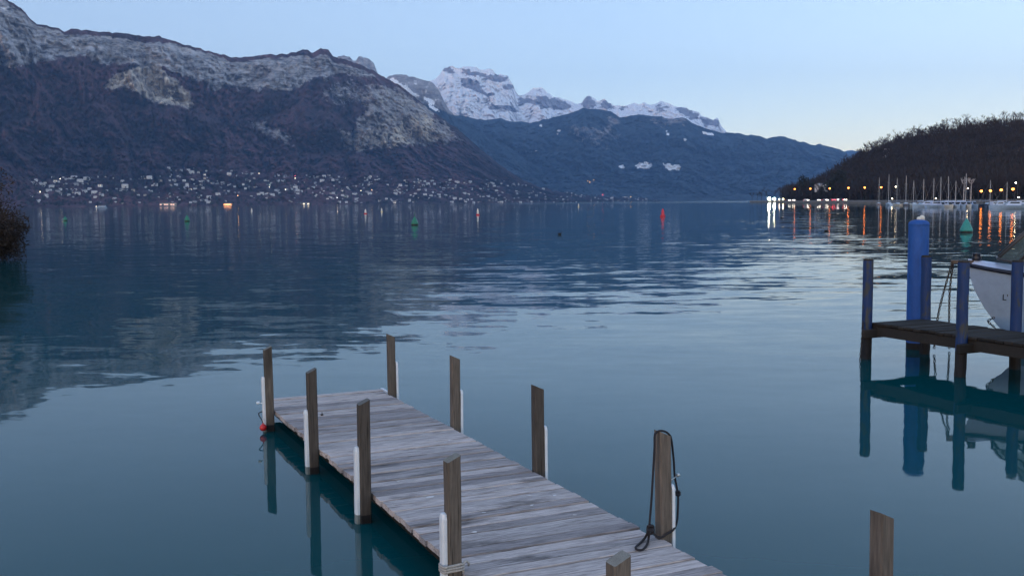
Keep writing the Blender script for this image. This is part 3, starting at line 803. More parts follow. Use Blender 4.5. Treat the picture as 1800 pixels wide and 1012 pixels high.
for yy in (yA, yB):
    bevelled(MB().box((-.26, yy - .145, ZP - .24), (PWD + .22, yy - .072, ZP - .10)).build('cross_beam', M['pierwood'], pier).data, .012, 1)
# one more pair nearer the shore, outside the picture, carries the deck
for x in (-.075, PWD + .075):
    o = link(bpy.data.objects.new('post', pB.data), pier); o.location = (x, yB - 3.0, 0)

# chain hanging at the first post
def chain(name, pts, link_len, wire, label, mat):
    P = smooth_path(pts, 12); b = MB(); acc = 0; L = [0]
    for i in range(1, len(P)): L.append(L[-1] + (P[i] - P[i - 1]).length)
    n = int(L[-1] / (link_len * .72)); k = 0
    base0 = Vector(pts[-1])
    for j in range(n):
        d = (j + .5) / n * L[-1]
        while k < len(L) - 2 and L[k + 1] < d: k += 1
        c = P[k].lerp(P[k + 1], (d - L[k]) / max(1e-6, L[k + 1] - L[k])); t = (P[k + 1] - P[k]).normalized()
        s_ = t.cross(Vector((0, 1, 0.01))).normalized(); s2 = t.cross(s_).normalized()
        side = s_ if j % 2 == 0 else s2
        ring = [c - base0 + t * (math.sin(a) * link_len * .5) + side * (math.cos(a) * link_len * .30) for a in [q / 8 * 6.283 for q in range(8)]]
        b.tube(ring, wire, 5, closed=True)
    o = b.build(name, mat, None, smooth=True); o.location = base0
    return tag(o, label, 'chain')
pAw = Vector((Pc.x, Pc.y, 0)) + PN * pA.location.x - PD * pA.location.y
chain('mooring_chain', [at_d(1517, 566, pAw.y - .12), at_d(1515, 600, pAw.y - .13), at_d(1512.5, 630, pAw.y - .14), at_d(1513, 655, pAw.y - .14)], .055, .007, 'rusty chain hanging down the leftmost blue pier post into water', M['rust'])

# big blue mooring pile
pp = at_d(1611.5, 556, 17.72)
pile = empty('mooring_pile', (pp.x, pp.y, 0), 0, 'tall thick blue steel mooring pile at the end of the pier', 'mooring pile')
MB().lathe([(.168, -1.6), (.168, .12)], 28).build('wet_foot', M['piledark'], pile, angle=.6)
MB().lathe([(.170, .118), (.170, 2.14)], 28).build('shaft', M['bluepile'], pile, angle=.6)
MB().lathe([(.174, 2.141), (.174, 2.155), (.165, 2.19), (.13, 2.218), (.07, 2.234), (.01, 2.238)], 28).build('cap', M['bluepile'], pile, smooth=True)

# ------------------------------------------------------------------ white boat
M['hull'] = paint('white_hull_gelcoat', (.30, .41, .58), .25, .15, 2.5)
M['navy'] = paint('navy_rub_rail', (.008, .009, .022), .4, .3, 10)
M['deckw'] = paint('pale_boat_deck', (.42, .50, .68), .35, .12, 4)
M['canvas'] = paint('brown_cabin_cover', (.030, .022, .024), .8, .3, 5)
M['frame'] = paint('dark_window_frame', (.035, .035, .04), .5, .2, 8)
M['antifoul'] = paint('blue_grey_bottom', (.10, .14, .19), .6, .3, 4)
def glassmat():
    m, nt, b = newmat('greenish_window_film')
    b.inputs['Base Color'].default_value = (.10, .13, .12, 1); b.inputs['Roughness'].default_value = .12
    n = noise(nt, objcoord(nt), 3., 5, .6, stretch=(1, 1, .4)).outputs[0]
    tr = N(nt, 'ShaderNodeBsdfTransparent'); tr.inputs[0].default_value = (.75, .8, .78, 1)
    mx = N(nt, 'ShaderNodeMixShader'); f = ramp(nt, n, [(.35, (.30, .30, .30)), (.65, (.62, .62, .62))]).outputs[0]
    nt.links.new(f, mx.inputs[0]); nt.links.new(tr.outputs[0], mx.inputs[1]); nt.links.new(b.outputs[0], mx.inputs[2])
    nt.links.new(mx.outputs[0], nt.nodes['Material Output'].inputs[0]); return m
M['film'] = glassmat()
bow = at_d(1696, 463, 17.5)
BA = math.radians(-24)          # direction bow -> stern
boat = empty('motor_boat', (bow.x, bow.y, 0), BA, 'white cabin motor boat with navy rail moored behind the blue pier', 'boat')
# local: x aft from the bow, y to starboard(+)/near side(-), z up
ZB = bow.z
def hull_sec(x):
    t = min(1, max(0, x / 6.2))
    hb = 1.08 * (1 - (1 - min(1, t / .52)) ** 3.0) * (1 - .12 * max(0, t - .6) / .4)     # half beam at rail
    zr_ = ZB - .30 * (1 - (1 - min(1, t / .55)) ** 1.6) - .012
    return hb, zr_
def stem_x(z):     # raking, rounded stem: x of the stem at height z
    u = max(0, min(1, (ZB - z) / (ZB + .35))); return .05 + 1.30 * u ** 1.75
secs = []; xs = [0, .12, .28, .5, .8, 1.2, 1.7, 2.3, 3.1, 4.1, 5.2, 6.2]
levels = [1.0, .9, .75, .6, .45, .3, .15, 0.0]
hv = []
for x in xs:
    hb, zr_ = hull_sec(x); row = []
    for s_ in levels:
        zk = -.35
        z = zk + (zr_ - zk) * s_
        xx = stem_x(z) + x * (6.2 - stem_x(z)) / 6.2
        y_ = hb * (s_ ** .55) * (.80 + .20 * s_)
        row.append((xx, y_, z))
    hv.append(row)
b = MB(); n = len(levels)
for sgn in (1, -1):
    vs = [(p[0], sgn * p[1], p[2]) for row in hv for p in row]
    f = []; mi = []
    for i in range(len(xs) - 1):
        for k in range(n - 1):
            f.append((i * n + k, i * n + k + 1, (i + 1) * n + k + 1, (i + 1) * n + k))
    b.add(vs, f)
b.add([(hv[-1][k][0], hv[-1][k][1], hv[-1][k][2]) for k in range(n)] + [(hv[-1][k][0], -hv[-1][k][1], hv[-1][k][2]) for k in range(n)], [(k, k + 1, n + k + 1, n + k) for k in range(n - 1)])
for fi, face in enumerate(b.f):
    if max(b.v[i][2] for i in face) < .30: b.m[fi] = 1
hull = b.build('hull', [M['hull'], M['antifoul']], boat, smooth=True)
dk = MB(); top = [(row[0][0], row[0][1], row[0][2]) for row in hv]
vs = []
for (x, y_, z) in top: vs += [(x, -y_ * .97, z + .02), (x, -y_ * .5, z + .075), (x, 0, z + .095), (x, y_ * .5, z + .075), (x, y_ * .97, z + .02)]
dk.add(vs, [(i * 5 + k, i * 5 + k + 1, (i + 1) * 5 + k + 1, (i + 1) * 5 + k) for i in range(len(top) - 1) for k in range(4)])
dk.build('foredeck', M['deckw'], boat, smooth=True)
rl_ = MB()
for sgn in (1, -1):
    rl_.tube([(x - .01, sgn * (y_ + .012), z - .012) for x, y_, z in top], .036, 8)
rl_.build('rub_rail', M['navy'], boat, smooth=True)
MB().box((-.22, -.045, ZB + .00), (.14, .045, ZB + .055)).build('bow_roller', M['navy'], boat)
wl = MB().lathe([(.06, 0), (.075, .02), (.075, .05), (.055, .085), (.07, .10), (.07, .12), (.01, .13)], 16)
w_ = wl.build('windlass', M['navy'], boat, smooth=True); w_.location = (.18, -.02, ZB + .055)
# windscreen and cover
wx0, wx1, wz = .50, 1.25, ZB + .08
zt = ZB + .86
scr = empty('windscreen', (0, 0, 0)); scr.parent = boat
pts_b = [(wx0 + .28, -.66, wz - .02), (wx0, -.30, wz + .02), (wx0, .30, wz + .02), (wx0 + .28, .66, wz - .02)]
pts_t = [(wx1 + .25, -.56, zt), (wx1, -.26, zt + .02), (wx1, .26, zt + .02), (wx1 + .25, .56, zt)]
side_b = [(2.3, -.86, wz - .10), (wx0 + .28, -.66, wz - .02)]; side_t = [(2.3, -.66, zt + .03), (wx1 + .25, -.56, zt)]
for i in range(3):
    MB().add([pts_b[i], pts_b[i + 1], pts_t[i + 1], pts_t[i]], [(0, 1, 2, 3)]).build('pane', M['film'], scr)
    MB().tube([pts_b[i], pts_t[i]], .022, 8).build('frame_bar', M['frame'], scr, smooth=True)
MB().tube([pts_b[3], pts_t[3]], .022, 8).build('frame_bar', M['frame'], scr, smooth=True)
MB().tube(pts_b, .022, 8).build('frame_bar', M['frame'], scr, smooth=True)
MB().tube(pts_t, .022, 8).build('frame_bar', M['frame'], scr, smooth=True)
for sgn in (1, -1):
    MB().add([(2.3, sgn * .86, wz - .10), (wx0 + .28, sgn * .66, wz - .02), (wx1 + .25, sgn * .56, zt), (2.3, sgn * .66, zt + .03)], [(0, 1, 2, 3)]).build('side_pane', M['film'], scr)
cab = MB().box((2.3, -.86, wz - .35), (4.4, .86, zt + .03)); bevelled(cab.build('cabin', M['canvas'], boat).data, .08, 3)
MB().box((wx0 + .5, -.62, wz - .10), (2.28, .62, wz + .16)).build('dashboard', M['canvas'], boat)
# name on the bow: only its first letter shows beside the post
def text_mesh(s_, size, mat, name, parent, mtx):
    cu = bpy.data.curves.new('t', 'FONT'); cu.body = s_; cu.size = size; cu.extrude = .002; cu.shear = .25
    to = bpy.data.objects.new('t', cu); COL.objects.link(to)
    bpy.context.view_layer.update()
    me = bpy.data.meshes.new_from_object(to.evaluated_get(bpy.context.evaluated_depsgraph_get()))
    bpy.data.objects.remove(to, do_unlink=True)
    me.materials.clear(); me.materials.append(mat)
    o = link(bpy.data.objects.new(name, me), parent); o.matrix_local = mtx; return o
bpy.context.view_layer.update()
def hull_point(px_, py_):
    """where the sight line meets the near side of the hull (in the boat's own frame)"""
    Mi = boat.matrix_basis.inverted()
    o0 = Mi @ Vector((0, 0, H)); d_ = Mi.to_3x3() @ Vector(ray(px_, py_)).normalized()
    me = hull.data; best = None
    from mathutils.bvhtree import BVHTree
    t = BVHTree.FromPolygons([v.co for v in me.vertices], [p.vertices for p in me.polygons])
    h, nrm, _, dist = t.ray_cast(o0, d_); return h, nrm
hp, hn = hull_point(1761.5, 527)
if hp is not None:
    if hn.dot(Vector((0, -1, 0))) < 0: hn = -hn
    zax = hn.normalized(); xax = Vector((0, 0, 1)).cross(zax).normalized(); yax = zax.cross(xax)
    mt = Matrix((xax, yax, zax)).transposed().to_4x4(); mt.translation = hp + zax * .004
    text_mesh("L'", .155, M['navy'], 'lettering', hull, mt)
# mooring chains from the bow to the water
ct = bow + Vector((-.20, .04, .02))
cd = ct.y
chain('mooring_chain', [ct, at_d(1657, 520, cd - .05), at_d(1648, 560, cd - .10), at_d(1642, 612, cd - .15)], .055, .0075, 'chain slanting left from the boat bow down to the lake', M['rust'])
chain('mooring_chain', [ct + Vector((.02, 0, 0)), at_d(1669, 520, cd), at_d(1668.5, 612, cd - .02)], .055, .0075, 'chain hanging straight down from the boat bow to the lake', M['rust'])
lp = [at_d(1748, 558, 17.0), at_d(1737, 564, 17.0), at_d(1742, 570, 17.0), at_d(1750, 577, 17.0)]
chain('mooring_chain', lp, .05, .007, 'short kinked chain dangling under the curved boat bow', M['rust'])

# ------------------------------------------------------------------ buoys, floats and birds
M['green'] = paint('green_buoy', (.010, .15, .10), .45, .25, 4)
M['teal'] = paint('teal_buoy', (.020, .22, .20), .5, .25, 4)
M['buoyred'] = paint('red_buoy', (.50, .018, .045), .45, .25, 4)
M['whitep'] = paint('pale_buoy', (.62, .60, .56), .5, .2, 4)
M['dark'] = paint('wet_dark_band', (.01, .016, .018), .5, .2, 4)
M['yellow'] = paint('pale_yellow_buoy', (.6, .5, .25), .5, .2, 4)
def cone_buoy(px_, py_, label, mat, pole=.0, w=.44, h=1.0, tilt=0.):
    P = at(px_, py_); o = empty('cone_buoy', P, 0, label, 'buoy', 'conical buoys'); o.rotation_euler = (0, tilt, 0)
    MB().lathe([(w * .8, -.25), (w * .96, .0), (w * .98, .10)], 20).build('waterline_band', M['dark'], o, angle=.6)
    MB().lathe([(w, .101), (w * 1.02, .16), (w * .93, .30), (w * .55, h * .68), (w * .22, h * .93), (w * .08, h)], 20).build('cone', mat, o, smooth=True)
    if pole: MB().lathe([(.035, h - .02), (.03, h + pole)], 8).build('topmark_pole', mat, o)
cone_buoy(729, 395.5, 'green conical buoy in the middle, with a short topmark', M['green'], .42)
cone_buoy(329, 389, 'green conical buoy below the orange lit shore restaurants', M['green'], .30)
cone_buoy(114.5, 388, 'leftmost small green conical buoy near the dark bush', M['green'], .35, .38, .8)
cone_buoy(1698.5, 408.5, 'large teal conical buoy between the marina and the motor boat', M['teal'], 0, .46, 1.04)
def can_buoy(px_, py_, label, lower, upper, h=1.2, w=.36):
    P = at(px_, py_); o = empty('can_buoy', P, 0, label, 'buoy', 'upright marker buoys')
    MB().lathe([(w * .8, -.25), (w, 0), (w, .22), (w * .9, .26)], 18).build('drum', lower, o, angle=.6)
    MB().lathe([(w * .62, .261), (w * .52, h * .72), (w * .34, h * .80), (w * .30, h * .97), (w * .12, h)], 18).build('tower', upper, o, angle=.6)
can_buoy(1165, 380.7, 'bright red marker buoy alone on open water at the right', M['buoyred'], M['buoyred'], 1.3, .44)
can_buoy(840, 378.2, 'red marker buoy with a pale upper part, right of the green buoy', M['buoyred'], M['whitep'], 1.35)
can_buoy(642.5, 376, 'red marker buoy with pale top, left of the white one', M['buoyred'], M['whitep'], 1.2, .42)
can_buoy(671, 372.6, 'pale yellowish marker buoy right beside a red one', M['yellow'], M['whitep'], 1.2)
can_buoy(1017, 364, 'small pale marker buoy far out in the middle', M['yellow'], M['whitep'], 1.7, .40)
can_buoy(442.5, 371.5, 'small white marker buoy near the far village shore', M['whitep'], M['whitep'], 1.2, .36)
for px_, py_, s_, lb in ((1621, 383.5, .34, 'white round float just right of the blue pile top'), (1615, 385, .26, 'smaller white round float just above the blue pile top')):
    o = empty('mooring_float', at(px_, py_), 0, lb, 'float', 'white mooring floats')
    MB().lathe([(s_ * .5, -s_ * .6), (s_ * .9, -s_ * .2), (s_, .08), (s_ * .93, s_ * .5), (s_ * .66, s_ * .95), (s_ * .3, s_ * 1.15), (.04, s_ * 1.2)], 16).build('ball', M['whitep'], o, smooth=True)
    MB().tube([(math.cos(a) * s_ * .16, 0, s_ * 1.28 + math.sin(a) * s_ * .16) for a in [k / 8 * 6.283 for k in range(8)]], s_ * .05, 5, closed=True).build('eye', M['rust'], o)
M['coot'] = paint('dark_plumage', (.008, .008, .010), .7, .3, 8)
def coot(px_, py_, rz, label):
    o = empty('water_bird', at(px_, py_), rz, label, 'bird', 'dark water birds')
    body = MB(); rings = [(-.20, .005, .10), (-.17, .03, .075), (-.10, .075, .055), (0, .095, .05), (.09, .080, .055), (.13, .045, .085), (.145, .032, .13), (.16, .034, .165), (.19, .026, .175), (.215, .008, .168), (.25, .003, .160)]
    v = []; f = []; n = 10
    for x, r_, z in rings:
        for k in range(n):
            a = k / n * 6.283; v.append((x, r_ * math.cos(a), z + r_ * .8 * math.sin(a)))
    for i in range(len(rings) - 1):
        for k in range(n): f.append((i * n + k, i * n + (k + 1) % n, (i + 1) * n + (k + 1) % n, (i + 1) * n + k))
    body.add(v, f).build('body', M['coot'], o, smooth=True)
coot(984, 412, .3, 'dark water bird floating alone in the middle of the lake')
coot(1452, 406.5, 2.8, 'dark water bird right of the bright light reflection')
coot(1374, 383.5, .2, 'dark water bird under the small shore lights')
coot(1407, 383.5, 3.0, 'dark water bird between the first two orange reflections')

# ------------------------------------------------------------------ trees
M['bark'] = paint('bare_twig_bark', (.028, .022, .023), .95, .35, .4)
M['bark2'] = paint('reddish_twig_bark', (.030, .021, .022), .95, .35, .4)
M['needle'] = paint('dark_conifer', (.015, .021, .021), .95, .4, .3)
M['palebark'] = paint('pale_pollard_bark', (.34, .33, .34), .9, .35, 1.)
def sticks(b, p, d, L, r_, depth, q, mi=0, spread=.6, kids=(3, 4)):
    """tapered branch with forks, three sided"""
    e = p + d * L
    a = d.cross(Vector((0.3, 0.7, .2))).normalized(); c = d.cross(a)
    vs = []
    for k in range(3):
        o_ = a * math.cos(k * 2.094) + c * math.sin(k * 2.094); vs.append(p + o_ * r_)
    for k in range(3):
        o_ = a * math.cos(k * 2.094) + c * math.sin(k * 2.094); vs.append(e + o_ * r_ * .62)
    b.add(vs, [(0, 1, 4, 3), (1, 2, 5, 4), (2, 0, 3, 5)], mi)
    if depth <= 0: return
    for k in range(q.randint(*kids)):
        nd = (d + Vector((q.uniform(-1, 1), q.uniform(-1, 1), q.uniform(-.25, .75))) * spread).normalized()
        st = p.lerp(e, q.uniform(.55, 1.0))
        sticks(b, st, nd, L * q.uniform(.55, .8), max(r_ * .58, .02), depth - 1, q, mi, spread, kids)
def bare_tree(seed, h, mat, twig=.035):
    q = random.Random(seed); t = MB(); c = MB()
    t.tube([(0, 0, -.8), (q.uniform(-.1, .1), 0, h * .2), (q.uniform(-.3, .3), q.uniform(-.2, .2), h * .42), (q.uniform(-.3, .3), q.uniform(-.3, .3), h * .72)], [h * .017, h * .014, h * .011, h * .005], 6)
    for k in range(9):
        z = h * q.uniform(.30, .70); a = q.uniform(0, 6.283)
        d = Vector((math.cos(a), math.sin(a), q.uniform(.5, 1.3))).normalized()
        sticks(c, Vector((0, 0, z)), d, h * q.uniform(.16, .24), h * .0065, 3, q, 0, .62)
    return t.mesh('trunk', mat), c.mesh('crown', mat)
def conifer(seed, h, w=.22):
    q = random.Random(seed); t = MB(); c = MB()
    t.tube([(0, 0, -.8), (0, 0, h * .96)], [h * .02, h * .003], 6)
    n = 300
    for k in range(n):
        u = (k + q.random()) / n; z = h * (.10 + .88 * u); rad = h * w * (1 - u) ** .8 * q.uniform(.55, 1.08) + .1; a = q.uniform(0, 6.283)
        tip = Vector((math.cos(a) * rad, math.sin(a) * rad, z - rad * q.uniform(.1, .35))); root = Vector((0, 0, z + .2)); m_ = root.lerp(tip, .55)
        s_ = Vector((-math.sin(a), math.cos(a), 0)) * rad * q.uniform(.14, .26)
        c.add([root, m_ + s_, tip, m_ - s_ - Vector((0, 0, rad * .12))], [(0, 1, 2), (0, 2, 3)])
    return t.mesh('trunk', M['bark']), c.mesh('crown', M['needle'])
def leafy(seed, h, w, mat, n=900):
    """broad evergreen: leaf clumps spread through the crown"""
    q = random.Random(seed); t = MB(); c = MB()
    t.tube([(0, 0, -.8), (0, 0, h * .6)], [h * .025, h * .01], 6)
    lobes = [(q.uniform(-.6, .6) * w, q.uniform(-.6, .6) * w, h * q.uniform(.35, .85), w * q.uniform(.3, .55)) for _ in range(9)]
    for k in range(n):
        lx, ly, lz, lr = q.choice(lobes); v = Vector((q.gauss(0, 1), q.gauss(0, 1), q.gauss(0, 1))).normalized() * lr * q.uniform(.6, 1.05)
        p = Vector((lx, ly, lz)) + v; s_ = h * q.uniform(.025, .055)
        a = Vector((q.gauss(0, 1), q.gauss(0, 1), q.gauss(0, 1))).normalized() * s_; bb = Vector((q.gauss(0, 1), q.gauss(0, 1), q.gauss(0, 1))).normalized() * s_
        c.add([p - a, p + bb, p + a, p - bb], [(0, 1, 2, 3)])
    return t.mesh('trunk', M['bark']), c.mesh('crown', mat)
BARE = [bare_tree(100 + i, 12., M['bark'] if i % 2 else M['bark2']) for i in range(5)]
CON = [conifer(200 + i, 15., .17 + .05 * i) for i in range(2)]
BROAD = [leafy(300 + i, 11., 4.0, M['needle']) for i in range(2)]
def put_tree(name, protos, k, loc, s_, rz, label, group, cat='tree'):
    o = empty(name, loc, rz, label, cat, group); o.scale = (s_, s_, s_ * rng.uniform(.9, 1.12))
    for nm, me in zip(('trunk', 'crown'), protos[k]): link(bpy.data.objects.new(nm, me), o)
    return o
def grid_at(pxa, pya, P, px_, py_):
    i = int(np.argmin(np.abs(pxa - px_))); j = int(np.argmin(np.abs(pya[:, i] - py_))); return Vector(P[j, i])
# trees one can tell apart along the crest of the hill
q = random.Random(77); x = 1462.; k = 0
crest = []
while x < 1860:
    y0 = np.interp(x, *zip(*SKH)); crest.append((x, y0)); x += q.uniform(3.5, 6.5)
for i, (x, y0) in enumerate(crest):
    P = grid_at(hpx, hpy, hP, x, y0 + q.uniform(-1, 3))
    con = q.random() < .10
    s_ = q.uniform(.62, 1.0) * (1.0 if x > 1500 else .8)
    if con: put_tree('conifer_tree', CON, i % 2, P, s_ * .85, q.uniform(0, 6), 'dark pointed conifer among the bare trees on the hill crest', 'conifers on the hill crest')
    else: put_tree('bare_tree', BARE, i % 5, P, s_, q.uniform(0, 6), 'bare winter tree on the ' + ('low left shoulder' if x < 1560 else 'middle skyline' if x < 1690 else 'high right skyline') + ' of the wooded hill', 'bare trees on the hill crest')
# the wood below the crest reads as one mass
def join_forest(name, spots, protos, mat, label, thin=1.0):
    Vs = []; Fs = []; off = 0
    cache = []
    for tr, cr in protos:
        v = np.array([w.co[:] for me in (tr, cr) for w in me.vertices]); n0 = len(tr.vertices)
        f = [tuple(p.vertices) for p in tr.polygons] + [tuple(i + n0 for i in p.vertices) for p in cr.polygons]
        cache.append((v, f))
    for k, (P, s_, rz, pi_) in enumerate(spots):
        v, f = cache[pi_]; c, s2 = math.cos(rz), math.sin(rz)
        w = np.stack([(v[:, 0] * c - v[:, 1] * s2) * s_, (v[:, 0] * s2 + v[:, 1] * c) * s_, v[:, 2] * s_], -1) + np.array(P[:])
        Vs.append(w); Fs += [tuple(i + off for i in t) for t in f]; off += len(v)
    me = bpy.data.meshes.new(name); me.from_pydata(np.concatenate(Vs).tolist(), [], Fs); me.materials.append(mat); me.update()
    o = link(bpy.data.objects.new(name, me)); o['kind'] = 'stuff'; o['label'] = label; return o
def mini(seed, h, kind):
    """cheap distant tree: clump of twigs or needles"""
    q = random.Random(seed); t = MB().tube([(0, 0, -.5), (0, 0, h * .6)], [h * .015, h * .006], 3); c = MB()
    for k in range(46 if kind else 70):
        if kind:
            u = q.random(); z = h * (.08 + .9 * u); rad = h * .2 * (1 - u) + .2; a = q.uniform(0, 6.283)
            tip = Vector((math.cos(a) * rad, math.sin(a) * rad, z - rad * .3)); s_ = Vector((-math.sin(a), math.cos(a), 0)) * rad * .35
            c.add([(0, 0, z + .3), tip + s_, tip - s_], [(0, 1, 2)])
        else:
            d = Vector((q.gauss(0, 1), q.gauss(0, 1), q.gauss(0, .8))).normalized(); p = Vector((0, 0, h * .62)) + d * h * .32 * q.uniform(.1, 1.)
            e = p + (d + Vector((0, 0, .6))) * h * .16 * q.uniform(.6, 1.2); s_ = Vector((q.gauss(0, 1), q.gauss(0, 1), 0)).normalized() * h * .018
            c.add([p - s_ * 1.6, p + s_ * 1.6, e], [(0, 1, 2)])
    return t.mesh('t', M['bark']), c.mesh('c', M['bark'])
MINI_B = [mini(400 + i, 11., 0) for i in range(4)]; MINI_C = [mini(420 + i, 12., 1) for i in range(2)]
q = random.Random(3); sb, sc = [], []
for _ in range(5200):
    i = q.randrange(len(hpx) - 110); j = int(7 + (len(hP) - 12) * q.random() ** 1.0)
    P = Vector(hP[j, i]) + Vector((q.uniform(-5, 5), q.uniform(-8, 8), -.3))
    cf = vn(np.array([P.x / 60.]), np.array([P.y / 60.]), 5)[0]
    if q.random() < .12 + .6 * max(0, cf - .5): sc.append((P, q.uniform(.6, 1.1), q.uniform(0, 6), q.randrange(2)))
    else: sb.append((P, q.uniform(.7, 1.15), q.uniform(0, 6), q.randrange(4)))
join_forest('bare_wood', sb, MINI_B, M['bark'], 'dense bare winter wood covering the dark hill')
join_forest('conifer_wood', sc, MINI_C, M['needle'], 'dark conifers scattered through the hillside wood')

# promontory of low ground with the lit road and shore trees
SHORE = [(1318, 1050), (1340, 960), (1385, 780), (1450, 640), (1550, 570), (1650, 470), (1720, 420), (1800, 380), (1900, 330), (2100, 250)]
M['quay'] = paint('grey_quay_stone', (.12, .115, .11), .9, .3, .5)
b = MB(); ff = []
vs = []
for x, d in SHORE:
    for dd, z in ((0, -1.0), (0.5, 1.1), (6, 1.5), (60, 2.0), (170, 1.5)):
        P = at_d(x, horizon(x), d + dd); vs.append((P.x, P.y, z))
b.add(vs, [(i * 5 + k, i * 5 + k + 1, (i + 1) * 5 + k + 1, (i + 1) * 5 + k) for i in range(len(SHORE) - 1) for k in range(4)])
sh = b.build('shore_road', M['quay']); tag(sh, 'low shore with the lit lakeside road', None, None, 'structure')
def shore_pt(px_, back, z=1.6):
    d = np.interp(px_, *zip(*SHORE)) + back; P = at_d(px_, horizon(px_), d); return Vector((P.x, P.y, z))
for px_, k, s_, kind, lb in ((1413, 0, 1.7, 'b', 'tall broad dark evergreen at the left end of the lit road'), (1425, 1, 1.4, 'b', 'second dark evergreen right beside the tallest roadside one'), (1402, 0, 1.2, 'b', 'shorter dark evergreen left of the tall roadside pair'), (1470, 0, 2.0, 'b', 'broad dark tree on the slope below the skyline dip'), (1440, 1, .9, 'b', 'low dark round tree under the pale roofed house')):
    put_tree('conifer_tree' if kind == 'c' else 'broad_tree', CON if kind == 'c' else BROAD, k, shore_pt(px_, 40), s_, q.uniform(0, 6), lb, None)
for i, px_ in enumerate((1322, 1331, 1339, 1347, 1362, 1372, 1382, 1391)):
    put_tree('shore_tree', BARE, i % 5, shore_pt(px_, 14 + 8 * (i % 3)), q.uniform(.8, 1.05) * (.85 if px_ < 1335 else 1.0), q.uniform(0, 6), 'bare tree on the low spit around the bright floodlight', 'bare trees on the low spit')
for i in range(56):
    px_ = 1398 + i * 7.6 + q.uniform(-4, 4)
    put_tree('roadside_tree', BARE, i % 5, shore_pt(px_, 26 + 10 * (i % 2)), q.uniform(.8, 1.15), q.uniform(0, 6), 'bare tree behind the ' + ('six orange lamps of the shore road' if px_ < 1560 else 'sailboat masts of the marina' if px_ < 1715 else 'four lamps at the right end of the shore'), 'bare trees behind the shore road')
# two pale pollards lit beside the marina
for px_, s_, lb in ((1694, 1., 'left one of two pale knobby pollard trees behind the masts'), (1706.5, 1.05, 'right one of two pale knobby pollard trees behind the masts')):
    P = shore_pt(px_, -4); o = empty('pollard_tree', P, 0, lb, 'tree', 'pale pollards'); q2 = random.Random(int(px_))
    MB().tube([(0, 0, -.5), (0, 0, 4.2), (.1, 0, 7.0)], [.26, .2, .16], 7).build('trunk', M['palebark'], o)
    c = MB()
    for k in range(7):
        a = k * .9; e = Vector((math.cos(a) * 1.1, math.sin(a) * 1.1, 8.0 + q2.uniform(-.3, 1.2)))
        c.tube([(.1, 0, 6.8), (math.cos(a) * .8, math.sin(a) * .8, 7.4), e], [.13, .12, .22], 5)
        for m_ in range(6): sticks(c, e, Vector((q2.uniform(-1, 1), q2.uniform(-1, 1), q2.uniform(.2, 1))).normalized(), .5, .05, 1, q2)
    c.build('crown', M['palebark'], o)

# ------------------------------------------------------------------ near bush on the left bank
M['bush'] = paint('brown_bush_twigs', (.030, .019, .015), .95, .4, 1.)
bk = MB(); vs = []
base = at(14, 459)
for i in range(9):
    yy = base.y - 14 + i * 5
    for dx, z in ((-1.8 + .4 * math.sin(i * 1.7), -.4), (-2.4 + .3 * math.sin(i * 2.3), .25), (-4.2, .8), (-16, 1.0)):
        vs.append((base.x + dx - .53 * (yy - base.y) + (-1.2 if i == 0 else 0), yy, z))
bk.add(vs, [(i * 4 + k, i * 4 + k + 1, (i + 1) * 4 + k + 1, (i + 1) * 4 + k) for i in range(8) for k in range(3)])
tag(bk.build('lake_bank', paint('dark_bank_earth', (.018, .016, .013), .95, .4, .8), smooth=True), 'dark earth bank under the big bush', None, None, 'structure')
q = random.Random(12)
for i, (dx, dy, s_, lb) in enumerate(((-1.55, 0.0, 1.0, 'big dark brown bush overhanging the water at the left edge'),)):
    o = empty('lakeside_bush', (base.x + dx, base.y + dy, .4), 0, lb, 'bush')
    t = MB(); c = MB()
    for k in range(16):
        a = q.uniform(0, 6.283); d = Vector((math.cos(a) * q.uniform(.1, .7), math.sin(a) * q.uniform(.1, .7), 1)).normalized()
        t.tube([(math.cos(a) * .4, math.sin(a) * .4, -.6), Vector((0, 0, 0)) + d * 2.6], [.07, .02], 5)
    lob = [(q.uniform(-1.2, 1.5), q.uniform(-2, 2), q.uniform(.1, 3.4), q.uniform(.6, 1.25)) for _ in range(22)]
    for k in range(22000):
        v = Vector((q.gauss(0, 1), q.gauss(0, 1), q.gauss(0, 1))).normalized() * (q.random() ** .4)
        wd = 1.0 + .35 * math.sin(v.z * 3 + 1) * .4
        lb_ = q.choice(lob); p = Vector((lb_[0] + v.x * lb_[3] * wd, lb_[1] + v.y * lb_[3] * 1.3, lb_[2] + v.z * lb_[3]))
        if p.z < -.38: continue
        L = q.uniform(.10, .30); e = p + Vector((q.gauss(0, 1), q.gauss(0, 1), q.gauss(-.1, .8))).normalized() * L
        s_v = Vector((q.gauss(0, 1), q.gauss(0, 1), q.gauss(0, 1))).normalized() * q.uniform(.010, .05)
        c.add([p - s_v, p + s_v, e], [(0, 1, 2)])
    t.build('stems', M['bush'], o); c.build('foliage', M['bush'], o)

